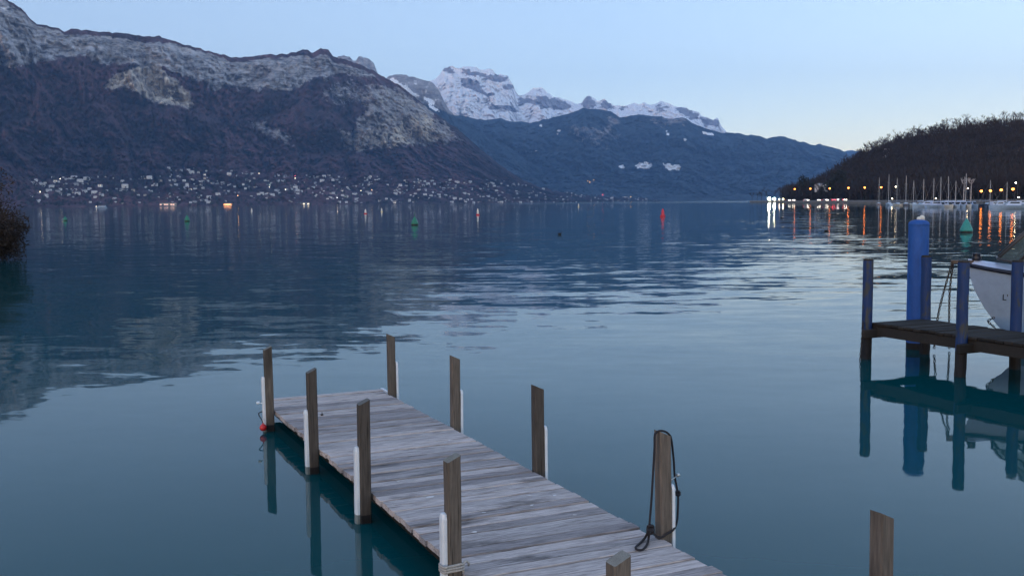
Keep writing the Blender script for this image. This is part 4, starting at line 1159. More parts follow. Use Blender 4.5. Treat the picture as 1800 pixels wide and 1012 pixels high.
# ------------------------------------------------------------------ marina
M['mast'] = paint('pale_alloy_mast', (.42, .42, .44), .45, .15, 3)
M['cover'] = paint('grey_blue_sail_cover', (.14, .17, .24), .8, .25, 3)
M['glassd'] = paint('dark_boat_window', (.02, .022, .028), .2, .2, 3)
M['pontoon'] = paint('pontoon_boards', (.10, .085, .075), .9, .3, 2)
def hull_parts(L, bm_, fb, mat):
    """simple lofted hull: x from -L/2 (stern) to L/2 (bow)"""
    b = MB(); n = 9; v = []
    for i in range(n + 1):
        t = i / n; x = -L / 2 + L * t
        w = bm_ / 2 * (.78 + .22 * math.sin(min(1, t / .5) * 1.57)) * (1 - max(0, (t - .45) / .55) ** 2.2)
        z = fb * (1 + .28 * t * t); sh = .25 * max(0, t - .8) * L * .2
        v += [(x, -w, z), (x - sh, -w * .82, z * .35), (x - sh * 2, -w * .35, -.25), (x - sh * 2, w * .35, -.25), (x - sh, w * .82, z * .35), (x, w, z)]
    f = [(i * 6 + k, i * 6 + k + 1, (i + 1) * 6 + k + 1, (i + 1) * 6 + k) for i in range(n) for k in range(5)]
    f.append((0, 1, 2, 3, 4, 5)); b.add(v, f)
    b.add([v[i * 6] for i in range(n + 1)] + [v[i * 6 + 5] for i in range(n + 1)], [(i, i + 1, n + 2 + i, n + 1 + i) for i in range(n)])
    return b.mesh('hull', mat, angle=.7)
def sailboat(px_, dist, mast_top_y, L, rz, label, hullcol, lean=0.):
    P = at_d(px_, horizon(px_), dist); P.z = 0
    o = empty('sailboat', P, rz, label, 'sailboat', 'sailboats moored in the marina'); o.rotation_euler = (lean * math.cos(rz), lean * math.sin(rz), rz)
    h = at_d(px_, mast_top_y, dist).z
    fb = L * .105
    link(bpy.data.objects.new('hull', hull_parts(L, L * .33, fb, hullcol)), o)
    cb = MB(); cb.add([(-L * .12, -L * .10, fb), (L * .22, -L * .07, fb), (L * .22, L * .07, fb), (-L * .12, L * .10, fb), (-L * .10, -L * .085, fb + .48), (L * .16, -L * .06, fb + .40), (L * .16, L * .06, fb + .40), (-L * .10, L * .085, fb + .48)], [(4, 5, 6, 7), (0, 1, 5, 4), (1, 2, 6, 5), (2, 3, 7, 6), (3, 0, 4, 7)])
    cbo = cb.build('cabin', M['hull'], o)
    for s_ in (-1, 1): MB().add([(-L * .05, s_ * (L * .094 + .012), fb + .16), (L * .12, s_ * (L * .078 + .012), fb + .14), (L * .12, s_ * (L * .074 + .012), fb + .30), (-L * .05, s_ * (L * .088 + .012), fb + .34)], [(0, 1, 2, 3)]).build('cabin_window', M['glassd'], cbo)
    ms = MB(); ms.tube([(L * .06, 0, fb), (L * .06, 0, h)], [.085, .06], 6); mo = ms.build('mast', M['mast'], o)
    MB().tube([(L * .06, -.5, h * .72), (L * .06, .5, h * .72)], .03, 4).build('spreader', M['mast'], mo)
    st_ = MB()
    for e in ((L * .48, 0, fb * 1.2), (-L * .48, 0, fb), (L * .05, -L * .15, fb), (L * .05, L * .15, fb)): st_.tube([(L * .06, 0, h - .15), e], .012, 3)
    st_.build('stays', M['mast'], o)
    MB().tube([(L * .05, 0, fb + .95), (-L * .30, 0, fb + .90)], [.16, .12], 7).build('furled_sail', M['cover'] if hullcol is not M['hull'] else M['deckw'], o)
    return o
M['hullcream'] = paint('cream_hull', (.55, .55, .52), .3, .12, 2)
M['hulldark'] = paint('dark_blue_hull', (.03, .04, .08), .3, .2, 2)
SB = [(1545, 430, 312, 6.2, 1.2, 'leftmost sailboat of the marina, dark hulled and standing apart', 'hulldark'), (1562.5, 400, 306, 6.8, 1.5, 'second sailboat from the left in the marina', 'hull'), (1577.5, 380, 313, 6.6, 1.7, 'third sailboat from the left in the marina', 'hullcream'),
      (1592.5, 375, 309, 7.0, 1.3, 'fourth sailboat from the left, with a tall mast', 'hulldark'), (1606.5, 360, 317, 6.5, 1.6, 'fifth sailboat from the left in the marina', 'hullcream'), (1621.5, 330, 315, 7.5, .5, 'sixth sailboat from the left, with its bow turned to the open lake', 'hull'),
      (1639, 335, 313, 7.2, .3, 'seventh sailboat from the left in the marina', 'hull'), (1651, 320, 311, 7.4, .2, 'eighth sailboat from the left in the marina', 'hullcream'), (1665.5, 305, 310, 7.6, .3, 'sailboat with the slightly leaning mast in mid marina', 'hull'),
      (1677.5, 325, 318, 6.8, .1, 'sailboat with the short mast left of the pale pollards', 'hull'), (1695, 300, 305, 7.8, .2, 'tallest masted sailboat in front of the pale pollards', 'hull'), (1738, 310, 317, 6.8, .1, 'sailboat between the second and third right hand lamps', 'hulldark'), (1767, 290, 320, 7.0, -.1, 'rightmost sailboat behind the white cabin cruiser', 'hull')]
for px_, d, ty, L, rz, lb, hc in SB:
    o = sailboat(px_, d, ty, L, rz, lb, M[hc], 0)
    if px_ == 1665.5: o.rotation_euler.y = -.03
def motorboat(px_, dist, L, rz, label, col='hull'):
    P = at_d(px_, horizon(px_), dist); P.z = 0
    o = empty('small_motor_boat', P, rz, label, 'motor boat', 'motor boats in the marina'); fb = .55 + L * .03
    link(bpy.data.objects.new('hull', hull_parts(L, L * .36, fb, M[col])), o)
    cb = MB(); w = L * .13
    cb.add([(-L * .20, -w, fb), (L * .22, -w * .8, fb), (L * .22, w * .8, fb), (-L * .20, w, fb), (-L * .20, -w * .9, fb + .95), (L * .06, -w * .75, fb + .95), (L * .06, w * .75, fb + .95), (-L * .20, w * .9, fb + .95)], [(4, 5, 6, 7), (0, 1, 5, 4), (1, 2, 6, 5), (2, 3, 7, 6), (3, 0, 4, 7)])
    cbo = cb.build('cabin', M['deckw'], o)
    for s_ in (-1, 1): MB().add([(-L * .16, s_ * (w * .97 + .02), fb + .45), (L * .10, s_ * (w * .80 + .025), fb + .45), (L * .05, s_ * (w * .77 + .025), fb + .8), (-L * .16, s_ * (w * .92 + .025), fb + .8)], [(0, 1, 2, 3)]).build('cabin_window', M['glassd'], cbo)
    MB().add([(L * .205, -w * .7, fb + .2), (L * .205, w * .7, fb + .2), (L * .085, w * .65, fb + .85), (L * .085, -w * .65, fb + .85)], [(0, 1, 2, 3)]).build('windscreen', M['glassd'], cbo)
    if L > 6: MB().tube([(L * .25, -w * .9, fb + .55), (L * .44, -w * .3, fb + .7), (L * .47, 0, fb + .75), (L * .44, w * .3, fb + .7), (L * .25, w * .9, fb + .55)], .025, 5).build('bow_rail', M['mast'], o)
    return o
for a in ((1629, 292, 7.5, 2.9, 'white motor boat at the left end of the crowded pontoon', 'hull'), (1644, 288, 5.5, .1, 'low white motor boat under the seventh mast', 'hull'), (1655, 287, 5.2, -1.4, 'white motor boat stern on under the eighth mast', 'hull'), (1668, 284, 5.2, -1.5, 'white motor boat stern on below the leaning mast', 'hullcream'), (1680, 283, 5.2, -1.5, 'white motor boat stern on, left of the tallest mast', 'hull'), (1690, 282, 5.0, -1.5, 'white motor boat stern on below the tallest mast', 'hull'), (1701, 281, 5.2, -1.6, 'white motor boat stern on below the right pollard', 'hullcream'), (1711, 284, 5.4, -1.5, 'rightmost white boat of the crowded pontoon row', 'hull'),
          (1749, 262, 5.0, .2, 'low dark motor boat left of the white cabin cruiser', 'hulldark'), (1757, 250, 4.8, 2.9, 'small white boat just left of the white cabin cruiser', 'hull'), (1779, 236, 8.5, 3.0, 'large white cabin cruiser near the right edge of the marina', 'hull'), (1799, 300, 7.5, .2, 'white cabin boat cut off by the right edge', 'hull')):
    motorboat(*a[:4], a[4], a[5])
def pontoon(pxa, da, pxb, db, label):
    A = at_d(pxa, horizon(pxa), da); B = at_d(pxb, horizon(pxb), db); A.z = B.z = 0; d = (B - A); L = d.length
    o = empty('pontoon', A, math.atan2(d.y, d.x), label, 'pontoon')
    MB().box((0, -.9, .30), (L, .9, .48)).build('deck', M['pontoon'], o)
    n = max(2, int(L / 6))
    for k in range(n): MB().box((k * L / n + .5, -.8, -.2), (k * L / n + 2.4, .8, .298)).build('float_block', M['quay'], o)
    for k in range(0, n, 2): MB().lathe([(.13, -1), (.13, 1.9), (.02, 2.0)], 8, (k * L / n + 1.5, 1.05, 0)).build('guide_pile', M['pierwood'], o)
pontoon(1632, 312, 1718, 292, 'long low pontoon with the white boats moored along it')
pontoon(1722, 330, 1766, 300, 'brown pontoon in front of the right hand lamps')

# ------------------------------------------------------------------ lamps, cars and lights of the shore road
LAMP_OR = glow('sodium_lamp', (1.0, .26, .04), 4.5); LAMP_WH = glow('white_lamp', (1.0, .80, .50), 14.); FLOOD = glow('floodlight', (1.0, .88, .58), 160.)
HEADL = glow('car_headlight', (1.0, .90, .72), 9.); TAILL = glow('car_taillight', (1.0, .05, .07), 7.)
M['pole'] = paint('lamp_pole', (.05, .05, .055), .6, .2, 2)
lamp_mesh_pole = MB().tube([(0, 0, 0), (0, 0, 5), (0, 0, 7.5), (-.25, 0, 7.9), (-.7, 0, 8.0)], [.11, .08, .06, .05, .045], 6).mesh('pole', M['pole'])
lamp_arm = MB().add([(-1.15, -.16, 8.06), (-.55, -.10, 8.06), (-.55, .10, 8.06), (-1.15, .16, 8.06), (-1.0, -.08, 8.22), (-.6, -.06, 8.18), (-.6, .06, 8.18), (-1.0, .08, 8.22)], [(0, 1, 5, 4), (1, 2, 6, 5), (2, 3, 7, 6), (3, 0, 4, 7), (4, 5, 6, 7)]).mesh('lamp_housing', M['pole'])
def globe(mat, r_=.42): return MB().lathe([(.05, -r_), (r_ * .6, -r_ * .8), (r_ * .95, -r_ * .3), (r_, 0), (r_ * .9, r_ * .35), (.3, r_ * .55)], 10).mesh('lamp_globe', mat, smooth=True)
G_OR, G_WH, G_S = globe(LAMP_OR, .50), globe(LAMP_WH, .34), globe(LAMP_WH, .22)
names = ['first', 'second', 'third', 'fourth', 'fifth', 'sixth']
LP = [(1397, 332, 'o'), (1424.5, 331.5, 'o'), (1458.5, 331, 'o'), (1491.5, 330, 'o'), (1520, 329.5, 'o'), (1549, 329, 'o')]
def lamp(px_, py_, mesh, label, group, back=8):
    d = np.interp(px_, *zip(*SHORE)) + back; P = at_d(px_, py_, d)
    ht = P.z - 1.4; o = empty('street_lamp', (P.x + .85, P.y, 1.4), 0, label, 'street lamp', group); s_ = ht / 8.0
    for nm, me in (('pole', lamp_mesh_pole), ('lamp_housing', lamp_arm)):
        c = link(bpy.data.objects.new(nm, me), o); c.scale = (1, 1, s_)
    c = link(bpy.data.objects.new('lamp_globe', mesh), o); c.location = (-.85, 0, 8.0 * s_ - .05)
    return o
for i, (x, y, k) in enumerate(LP): lamp(x, y, G_OR, '%s orange street lamp from the left along the shore road' % names[i], 'orange lamps along the shore road')
RL = [(1725, 335.5, 'leftmost of the four lamps behind the right hand boats'), (1741, 335, 'second of the four lamps behind the right hand boats'), (1760, 333.5, 'third of the four lamps behind the right hand boats'), (1780.5, 332, 'rightmost of the four lamps behind the right hand boats')]
for x, y, lb in RL: lamp(x, y, G_OR, lb, 'lamps behind the marina', 4)
for x, y, lb in ((1574.5, 328, 'small white lamp above the third mast of the marina'), (1568, 349, 'small low white lamp between the second and third masts'), (1645, 348.5, 'small low white lamp between the seventh and eighth masts'), (1701.5, 331, 'small white lamp between the pale pollards'), (1785.5, 321, 'small white lamp highest up at the right edge'), (1790.5, 346.5, 'small low white lamp at the far right')): lamp(x, y, G_S, lb, 'small white lamps of the marina', 14)
# floodlights on the spit
M['steel'] = paint('floodlight_mast', (.08, .08, .09), .5, .2, 2)
for x, y, r_, lb in ((1352, 349.5, .95, 'brightest white floodlight on the spit'), (1361, 349.5, .75, 'bright floodlight immediately right of the brightest one'), (1370, 350, .30, 'small warm floodlight right of the bright pair'), (1376.5, 350, .42, 'white floodlight farthest right of the bright group')):
    d = np.interp(x, *zip(*SHORE)) - 4; P = at_d(x, y, d); o = empty('floodlight', (P.x, P.y, -.6), 0, lb, 'floodlight', 'floodlights on the spit')
    MB().tube([(0, .2, 0), (0, .2, P.z + .6)], .10, 6).build('mast', M['steel'], o)
    hb = MB().box((-r_ * 1.1, .06, P.z + .6 - r_ * .8), (r_ * 1.1, .5, P.z + .6 + r_ * .8)); ho = hb.build('housing', M['steel'], o)
    MB().lathe([(r_ * .1, 0), (r_ * .8, .02), (r_, .06), (r_, .12)], 14).build('lens', FLOOD if r_ > .5 else LAMP_WH, ho)
    ln = ho.children[0]; ln.rotation_euler = (-math.pi / 2, 0, 0); ln.rotation_euler = (math.pi / 2, 0, 0); ln.location = (0, .05, P.z + .6); ln.scale = (1, 1, -1) if False else (1, 1, 1)
# cars
M['rubber'] = paint('tyre_rubber', (.012, .012, .012), .8, .2, 4)
CARC = [paint('car_paint_dark', (.03, .03, .04), .3, .1, 2), paint('car_paint_grey', (.18, .18, .19), .3, .1, 2), paint('car_paint_white', (.6, .6, .6), .3, .1, 2)]
def car_meshes(mat):
    b = MB(); prof = [(-2.15, .35), (-2.2, .75), (-1.5, .92), (-1.0, 1.42), (.55, 1.45), (1.15, .98), (2.0, .85), (2.2, .6), (2.15, .32)]; n = len(prof); v = []
    for s_ in (-1, 1):
        for x, z in prof: v.append((x, s_ * (.85 if z < 1.1 else .68), z))
    b.add(v, [tuple(range(n))[::-1], tuple(n + k for k in range(n))] + [(k, (k + 1) % n, n + (k + 1) % n, n + k) for k in range(n)])
    body = b.mesh('body', mat)
    w = MB()
    for s_ in (-1, 1): w.add([(-1.0, s_ * .75, 1.0), (.95, s_ * .75, 1.0), (.5, s_ * .70, 1.38), (-.9, s_ * .70, 1.38)], [(0, 1, 2, 3)])
    win = w.mesh('window_band', M['glassd'])
    wh = MB().lathe([(.12, -.1), (.32, -.1), (.34, 0), (.32, .1), (.12, .1)], 12).mesh('wheel', M['rubber'])
    return body, win, wh
CM = [car_meshes(c) for c in CARC]
hl = MB().lathe([(.02, -.03), (.16, -.02), (.18, .03), (.10, .06)], 10).mesh('headlight', HEADL); tl = MB().lathe([(.02, -.03), (.13, -.02), (.15, .03), (.08, .06)], 10).mesh('taillight', TAILL)
def car(px_, rz, k, label):
    P = shore_pt(px_, 10, 1.52); o = empty('car', P, rz, label, 'car', 'cars on the shore road')
    bo, wi, wh = CM[k]
    link(bpy.data.objects.new('body', bo), o); link(bpy.data.objects.new('window_band', wi), o)
    for x in (-1.35, 1.35):
        for s_ in (-1, 1): w_ = link(bpy.data.objects.new('wheel', wh), o); w_.location = (x, s_ * .78, .33); w_.rotation_euler = (math.pi / 2, 0, 0)
    for s_ in (-.6, .6):
        a = link(bpy.data.objects.new('headlight', hl), o); a.location = (2.18, s_, .68); a.rotation_euler = (0, math.pi / 2, 0)
        a = link(bpy.data.objects.new('taillight', tl), o); a.location = (-2.2, s_, .75); a.rotation_euler = (0, -math.pi / 2, 0)
tw = -1.57
for px_, rz, k, lb in ((1385, tw + .3, 0, 'car with headlights on, left of the first orange lamp'), (1395, tw - .2, 1, 'car with headlights on right under the first orange lamp'), (1417, tw + .4, 2, 'car with headlights on, left of the second orange lamp'), (1438, tw, 0, 'car with headlights on between the second and third orange lamps'), (1450.5, tw + .25, 1, 'car with headlights on just left of the third orange lamp'), (1462, -tw + .1, 0, 'car showing red tail lights right under the third orange lamp'), (1466, -tw - .3, 1, 'car showing red tail lights right of the third orange lamp'), (1473, tw, 2, 'car with headlights on following the red tail lights'), (1480, -tw + .2, 0, 'rear car showing red tail lights before the fourth lamp'), (1485, tw - .15, 1, 'last car with headlights on, left of the fourth lamp')): car(px_, rz, k, lb)

# ------------------------------------------------------------------ houses
M['wall_w'] = paint('pale_render', (.66, .65, .64), .9, .15, .3); M['wall_c'] = paint('cream_render', (.50, .44, .36), .9, .15, .3); M['wall_g'] = paint('grey_render', (.36, .36, .38), .9, .15, .3)
M['roof_b'] = paint('brown_tiles', (.10, .065, .055), .9, .25, .6); M['roof_g'] = paint('slate_tiles', (.10, .10, .12), .9, .25, .6); M['roof_p'] = paint('pale_roof', (.42, .40, .42), .8, .2, .6)
LITW = glow('lit_window', (1.0, .78, .48), .9); LITG = glow('greenish_lit_window', (.75, 1.0, .72), .9); LITO = glow('orange_shop_light', (1.0, .36, .12), 1.6); LITP = glow('pink_facade_light', (1.0, .42, .36), .6)
def house_mesh(w, d, h, wall, roof, lit=None, pitch=.55):
    b = MB(); e = .35
    b.box((-w / 2, -d / 2, -3), (w / 2, d / 2, h), 0)
    rz_ = h + d / 2 * pitch
    b.add([(-w / 2 - e, -d / 2 - e, h - .1), (w / 2 + e, -d / 2 - e, h - .1), (w / 2 + e, 0, rz_), (-w / 2 - e, 0, rz_), (-w / 2 - e, d / 2 + e, h - .1), (w / 2 + e, d / 2 + e, h - .1)], [(0, 1, 2, 3), (3, 2, 5, 4), (0, 3, 4), (1, 5, 2)], 1)
    nwin = max(2, int(w / 3)); 
    for k in range(nwin):
        x = -w / 2 + (k + .5) * w / nwin
        for z in ([1.0, 3.7] if h > 4.5 else [1.0]):
            on = lit and (k + int(z)) % 2 == 0
            b.add([(x - .5, -d / 2 - .03, z), (x + .5, -d / 2 - .03, z), (x + .5, -d / 2 - .03, z + 1.3), (x - .5, -d / 2 - .03, z + 1.3)], [(0, 1, 2, 3)], 3 if on else 2)
    b.box((w * .22, d * .05, h), (w * .22 + .6, d * .05 + .6, rz_ + .6), 0)
    return b.mesh('house', [M[wall], M[roof], M['glassd'], lit or M['glassd']])
HM = [house_mesh(11, 9, 5.4, 'wall_w', 'roof_b'), house_mesh(14, 10, 6.0, 'wall_w', 'roof_g'), house_mesh(9, 8, 4.2, 'wall_c', 'roof_b'), house_mesh(18, 10, 7.5, 'wall_w', 'roof_p'), house_mesh(12, 9, 5.2, 'wall_g', 'roof_g'), house_mesh(10, 8, 5.2, 'wall_w', 'roof_p')]
HLIT = [house_mesh(12, 9, 5.4, 'wall_w', 'roof_b', LITW), house_mesh(15, 10, 5.8, 'wall_w', 'roof_g', LITG)]
q = random.Random(21)
traced = [(340, 262), (330, 310), (300, 300), (420, 325), (590, 275), (720, 255), (825, 240), (895, 280), (970, 243), (1015, 248), (845, 310), (985, 305), (695, 315), (540, 335), (505, 387), (635, 375), (610, 400), (640, 430), (745, 440), (855, 425), (945, 400), (770, 400), (1060, 418), (465, 455), (1140, 330), (1440, 340), (1410, 383), (1540, 385), (1500, 250), (1640, 250), (1745, 230), (1600, 440), (1690, 440)]
spots = [(x / 6.923, 280 + y / 6.923) for x, y in traced]
tr2 = [(200, 118), (230, 135), (345, 140), (440, 140), (480, 165), (560, 160), (660, 155), (640, 195), (850, 138), (940, 185), (190, 265), (285, 262), (400, 248), (85, 270), (30, 315), (210, 325), (285, 318), (420, 315), (590, 318), (640, 235), (675, 265), (730, 298), (790, 295), (860, 290), (400, 355), (455, 375), (515, 365), (615, 362), (830, 350), (1000, 335), (1040, 205), (1110, 310), (1150, 185), (1225, 182), (1145, 250), (1185, 272), (1245, 238), (1140, 360), (1180, 345), (1250, 345), (1380, 265), (1460, 292), (1420, 318), (1490, 210), (1540, 270), (1605, 268), (1630, 208), (800, 430), (880, 390), (930, 400), (550, 468), (595, 505), (670, 535), (1300, 430), (1340, 432), (1400, 420), (1440, 425), (1470, 440), (1550, 425), (1520, 385), (1640, 375), (1700, 330), (1750, 320), (1780, 425), (680, 470), (500, 525)]
spots += [(260 + x / 6.923, 280 + y / 6.923) for x, y in tr2]
LW = []
for _ in range(215):
    x = q.uniform(505, 960)
    u = q.random() ** 1.15; ylo = np.interp(x, [520, 620, 700, 800, 900, 960], [310, 310, 312, 312, 318, 334]); y = ylo + (357.5 - ylo) * u
    if vn(np.array([x / 28.]), np.array([y / 9.]), 6)[0] < .38: continue
    spots.append((x, y))
for _ in range(26): spots.append((q.uniform(965, 1250), q.uniform(344, 353)))
GL = 'small pale house with pitched roof scattered over the far village slope'
for i, (x, y) in enumerate(spots):
    P = grid_at(m1px, m1py, m1P, x, y)
    lit = i in (4, 24, 40, 58, 75, 88, 101, 130, 160, 190)
    me = HLIT[i % 2] if lit else HM[q.randrange(len(HM))]
    o = link(bpy.data.objects.new('hillside_house', me)); o.location = P; o.rotation_euler = (0, 0, math.atan2(-P.x, P.y) + q.uniform(-.6, .6)); s_ = q.uniform(.8, 1.15) * (1.0 if x < 300 else .85); o.scale = (s_, s_, s_)
    if lit: tag(o, 'small house with lit windows in the ' + ('left' if x < 165 else 'middle' if x < 520 else 'right') + ' part of the far village', 'house', 'lit houses of the far village')
    else:
        zone = 'left end of the far village' if x < 165 else 'middle of the far village above the orange restaurant' if x < 520 else 'right part of the far village, beyond the buoys' if x < 962 else 'dark central shore right of the village'
        tag(o, 'small pale pitched roof house in the ' + zone, 'house', 'houses of the far village')
# the many smaller and half hidden houses of the village, too fine to pick apart
Vs = []; Fs = []; Ms = []; off = 0
hc = [(np.array([v.co[:] for v in me.vertices]), [tuple(p.vertices) for p in me.polygons], [p.material_index for p in me.polygons], ki) for ki, me in enumerate(HM)]
slots = []
for me in HM: slots += [m_ for m_ in me.materials if m_ not in slots]
for _ in range(800):
    x = q.uniform(40, 965) if q.random() < .8 else q.uniform(965, 1280)
    ylo = np.interp(x, [40, 60, 270, 300, 420, 520, 700, 800, 900, 965, 1280], [314, 312, 310, 296, 298, 306, 311, 312, 318, 336, 347]); yb = np.interp(x, [40, 965, 1280], [358, 357, 352.5]); y = ylo + (yb - ylo) * q.random()
    if vn(np.array([x / 24.]), np.array([y / 8.]), 16)[0] < .42: continue
    P = grid_at(m1px, m1py, m1P, x, y); v, f, mi, ki = q.choice(hc); rz = math.atan2(-P.x, P.y) + q.uniform(-.8, .8); c, s2 = math.cos(rz), math.sin(rz); k_ = q.uniform(.38, .62)
    P = P + Vector((q.uniform(-15, 15), q.uniform(-15, 15), 0))
    Vs.append(np.stack([(v[:, 0] * c - v[:, 1] * s2) * k_, (v[:, 0] * s2 + v[:, 1] * c) * k_, v[:, 2] * k_], -1) + np.array(P[:]))
    Fs += [tuple(i + off for i in t) for t in f]; Ms += [slots.index(HM[ki].materials[i]) for i in mi]; off += len(v)
me = bpy.data.meshes.new('small_village_houses'); me.from_pydata(np.concatenate(Vs).tolist(), [], Fs)
for m_ in slots: me.materials.append(m_)
me.polygons.foreach_set('material_index', Ms); me.update()
tag(link(bpy.data.objects.new('small_village_houses', me)), 'fine scatter of tiny half hidden houses between the larger village houses', None, None, 'stuff')
# dark garden trees between the houses, seen only as a texture of clumps
sp = []
for _ in range(1500):
    x = q.uniform(20, 1250); ylo = np.interp(x, [0, 300, 620, 800, 900, 960, 1250], [305, 298, 306, 310, 318, 336, 346]); y = ylo + (np.interp(x, [0, 960, 1250], [364, 358, 353.5]) - ylo) * q.random() ** .8
    P = grid_at(m1px, m1py, m1P, x, y); sp.append((P + Vector((q.uniform(-20, 20), q.uniform(-25, 25), -1.5)), q.uniform(.6, 1.25), q.uniform(0, 6), q.randrange(2)))
BM = []
for i in range(2):
    qq = random.Random(i); c = MB(); t = MB().tube([(0, 0, -2), (0, 0, 5)], [.3, .2], 3)
    for k in range(26):
        v = Vector((qq.gauss(0, 1), qq.gauss(0, 1), qq.gauss(0, 1))).normalized(); p = Vector((v.x * 4, v.y * 4, 5 + v.z * 4)); a = Vector((qq.gauss(0, 1), qq.gauss(0, 1), qq.gauss(0, 1))).normalized() * 1.9; bb = v.cross(a).normalized() * 1.9
        c.add([p - a, p + bb, p + a, p - bb], [(0, 1, 2, 3)])
    BM.append((t.mesh('t', M['needle']), c.mesh('c', M['needle'])))
M['garden'] = paint('garden_tree_mass', (.030, .034, .034), .95, .5, .02)
join_forest('village_trees', sp, BM, M['garden'], 'dark garden trees between the far village houses')
# street lights of the village
VG = MB().lathe([(.1, -.9), (.8, -.4), (.9, 0), (.6, .5), (.1, .7)], 8)
VGm = {'w': VG.mesh('lamp_globe', glow('village_lamp_white', (1., .85, .6), 6.), smooth=True), 'o': VG.mesh('lamp_globe', glow('village_lamp_orange', (1., .5, .2), 5.), smooth=True), 'r': VG.mesh('lamp_globe', glow('mast_lamp_red', (1., .10, .12), 4.), smooth=True)}
vp = MB().tube([(0, 0, -1), (0, 0, 8.2)], [.16, .1], 5).mesh('pole', M['pole'])
VL = [(94.5, 318.5, 'w', 'bright white village lamp above the left houses'), (57, 342, 'w', 'small warm village lamp low among the left houses'), (405.5, 316.5, 'w', 'bright lamp at the top edge of the mid village'), (449, 308, 'w', 'bright white lamp at the upper right of the mid village'), (410.5, 348.3, 'o', 'warm lamp beside the shore road of the village'), (467.5, 333.5, 'w', 'small white lamp in the denser village centre'), (496, 337, 'w', 'small warm lamp right of the village centre'), (513.5, 312.5, 'r', 'red lamp on a tall mast above the village'), (513.5, 317, 'w', 'white lamp right under the red mast lamp'), (629.5, 339.5, 'w', 'warm lamp in the eastern village'), (649.5, 338, 'o', 'orange lamp in the eastern village'), (588, 352, 'w', 'white light low on the shore left of the buoys'), (1032, 322, 'o', 'left of three orange lamps on the dark slope in the centre'), (1037, 324, 'o', 'middle of three orange lamps on the dark slope in the centre'), (1043, 320, 'o', 'right of three orange lamps on the dark slope in the centre'), (1059, 346, 'r', 'small red lamp low on the central shore'), (1109, 350, 'o', 'single orange lamp at the central waterline')]
for x, y, k, lb in VL:
    P = grid_at(m1px, m1py, m1P, x, y) if x < 1000 else grid_at(m2px, m2py, m2P, x, y) if x < 1059 and y < 330 else grid_at(m1px, m1py, m1P, x, y)
    o = empty('village_lamp', P, 0, lb, 'street lamp', 'lamps of the far village'); link(bpy.data.objects.new('pole', vp), o); c = link(bpy.data.objects.new('lamp_globe', VGm[k]), o); c.location = (0, -.3, 8.4)
    if P.y > 5000: o.scale = (1.7, 1.7, 1.7)
# lit places on the far shore
def shore_building(px_, py_, w, d, h, wall, roof, litm, label, floors=1, frac=1.0, name='shore_building', grid=None, n=8):
    P = grid_at(*(grid or (m1px, m1py, m1P)), px_, py_); P.z = max(P.z, .6)
    o = empty(name, P, math.atan2(-P.x, P.y), label, 'building')
    MB().box((-w / 2, -d / 2, -2), (w / 2, d / 2, h)).build('wall', wall, o)
    e = .6; MB().add([(-w / 2 - e, -d / 2 - e, h), (w / 2 + e, -d / 2 - e, h), (w / 2 + e, d / 2 + e, h), (-w / 2 - e, d / 2 + e, h), (-w / 2 + d * .3, 0, h + d * .24), (w / 2 - d * .3, 0, h + d * .24)], [(0, 1, 5, 4), (1, 2, 5), (2, 3, 4, 5), (3, 0, 4)]).build('roof', roof, o)
    for fl_ in range(floors):
        z = .8 + fl_ * (h - .8) / floors; zh = (h - .8) / floors * .62
        for k in range(n):
            x = -w / 2 + (k + .5) * w / n; f_ = w / n * .36
            MB().add([(x - f_, -d / 2 - .05, z), (x + f_, -d / 2 - .05, z), (x + f_, -d / 2 - .05, z + zh), (x - f_, -d / 2 - .05, z + zh)], [(0, 1, 2, 3)]).build('window', litm if (k * 7 + fl_ * 3) % 10 < frac * 10 else M['glassd'], o)
LITR = glow('dim_restaurant_light', (1.0, .55, .40), .35)
shore_building(284, 361, 48, 14, 6, M['wall_c'], M['roof_b'], LITR, 'long dim pinkish restaurant on the far left shore', 1, .7, 'lakeside_restaurant')
shore_building(393, 361, 30, 12, 6, M['wall_c'], M['roof_b'], LITO, 'bright orange lit restaurant on the far shore', 1, 1.0, 'lakeside_restaurant')
shore_building(525, 359, 44, 12, 5, M['wall_g'], M['roof_g'], LITW, 'low shore building with a row of small warm lights', 1, .6, 'lakeside_restaurant', n=6)
shore_building(1297, 349.5, 62, 22, 14, M['wall_w'], M['roof_p'], LITP, 'large hotel glowing pink on the far shore of the lake', 3, .8, 'lakeside_hotel', n=9)
shore_building(1318, 351, 40, 14, 7, M['wall_g'], M['roof_g'], LITW, 'low lit building right of the pink hotel', 1, .5, n=6)
shore_building(1277, 351, 44, 14, 7, M['wall_g'], M['roof_g'], LITW, 'low lit building left of the pink hotel', 1, .4, n=6)
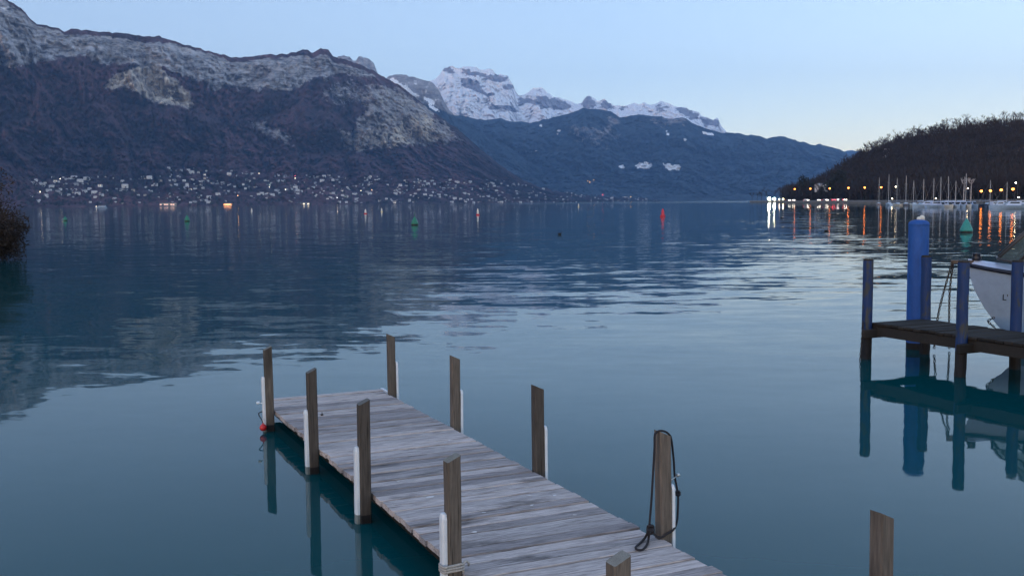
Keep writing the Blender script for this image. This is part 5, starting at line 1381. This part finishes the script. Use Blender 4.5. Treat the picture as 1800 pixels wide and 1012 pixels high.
# two houses on the wooded hill
def hill_house(px_, py_, me, s_, label):
    P = grid_at(hpx, hpy, hP, px_, py_); o = empty('hill_house', P + Vector((0, -6, 1.5)), .3, label, 'house')
    c = link(bpy.data.objects.new('walls_and_roof', me), o); c.scale = (s_, s_, s_)
P = shore_pt(1446, 60, 9.0); o = empty('hill_house', P, .15, 'house with a pale roof above the road left of the hill', 'house')
c = link(bpy.data.objects.new('walls_and_roof', HM[3]), o); c.scale = (.5, .6, .45)
hill_house(1556, 276, HM[5], .7, 'small white house high on the wooded hill')
hill_house(1796, 280, HM[2], .9, 'pale house among the trees at the right edge of the hill')
# passenger boat with its wake on the far left
P = at(178, 366.2); P = Vector((P.x, P.y, 0)).normalized() * 1500; 
pb = empty('passenger_boat', P, math.pi + .2, 'white passenger boat under way near the far left shore', 'boat')
link(bpy.data.objects.new('hull', hull_parts(15, 4.2, 1.3, M['hull'])), pb)
MB().box((-6, -1.6, 1.31), (3.2, 1.6, 3.4)).build('cabin', M['hull'], pb)
for k in range(5):
    for s_ in (-1, 1): MB().box((-5.4 + k * 1.7, s_ * 1.62 - .02, 2.1), (-4.2 + k * 1.7, s_ * 1.62 + .02, 3.0)).build('window', M['glassd'], pb)
bl_ = link(bpy.data.objects.new('bow_light', VGm['w']), pb); bl_.location = (6.4, 0, 2.2); bl_.scale = (.3, .3, .3)
wk = MB(); W0 = P; vs = []
for i in range(12):
    x = 7 + i * 7.; w = .6 + i * .22; c, s_ = math.cos(math.pi + .2), math.sin(math.pi + .2)
    for y in (-w, w): vs.append((P.x - x * c - y * s_, P.y - x * s_ + y * c, .03))
wk.add(vs, [(2 * i, 2 * i + 1, 2 * i + 3, 2 * i + 2) for i in range(11)])
tag(wk.build('boat_wake', solid('wake_foam', (.6, .62, .66), .9, .2, .5)), 'thin white wake trailing behind the passenger boat', 'wake')
# quay behind the camera that carries the jetty
qb = MB(); e0 = Vector((J0.x, J0.y, 0)) + JD * (JL - .4) + JN * .7
a = e0 - JN * 14; bq = e0 + JN * 22
qb.add([tuple(a)[:2] + (-2,), tuple(bq)[:2] + (-2,), tuple(bq)[:2] + (.19,), tuple(a)[:2] + (.19,), tuple(a + JD * 9)[:2] + (-2,), tuple(bq + JD * 9)[:2] + (-2,), tuple(bq + JD * 9)[:2] + (.19,), tuple(a + JD * 9)[:2] + (.19,)], [(0, 1, 2, 3), (3, 2, 6, 7), (4, 5, 6, 7), (0, 3, 7, 4), (1, 2, 6, 5)])
tag(qb.build('quay', M['quay']), 'low stone quay at the foot of the jetty', None, None, 'structure')
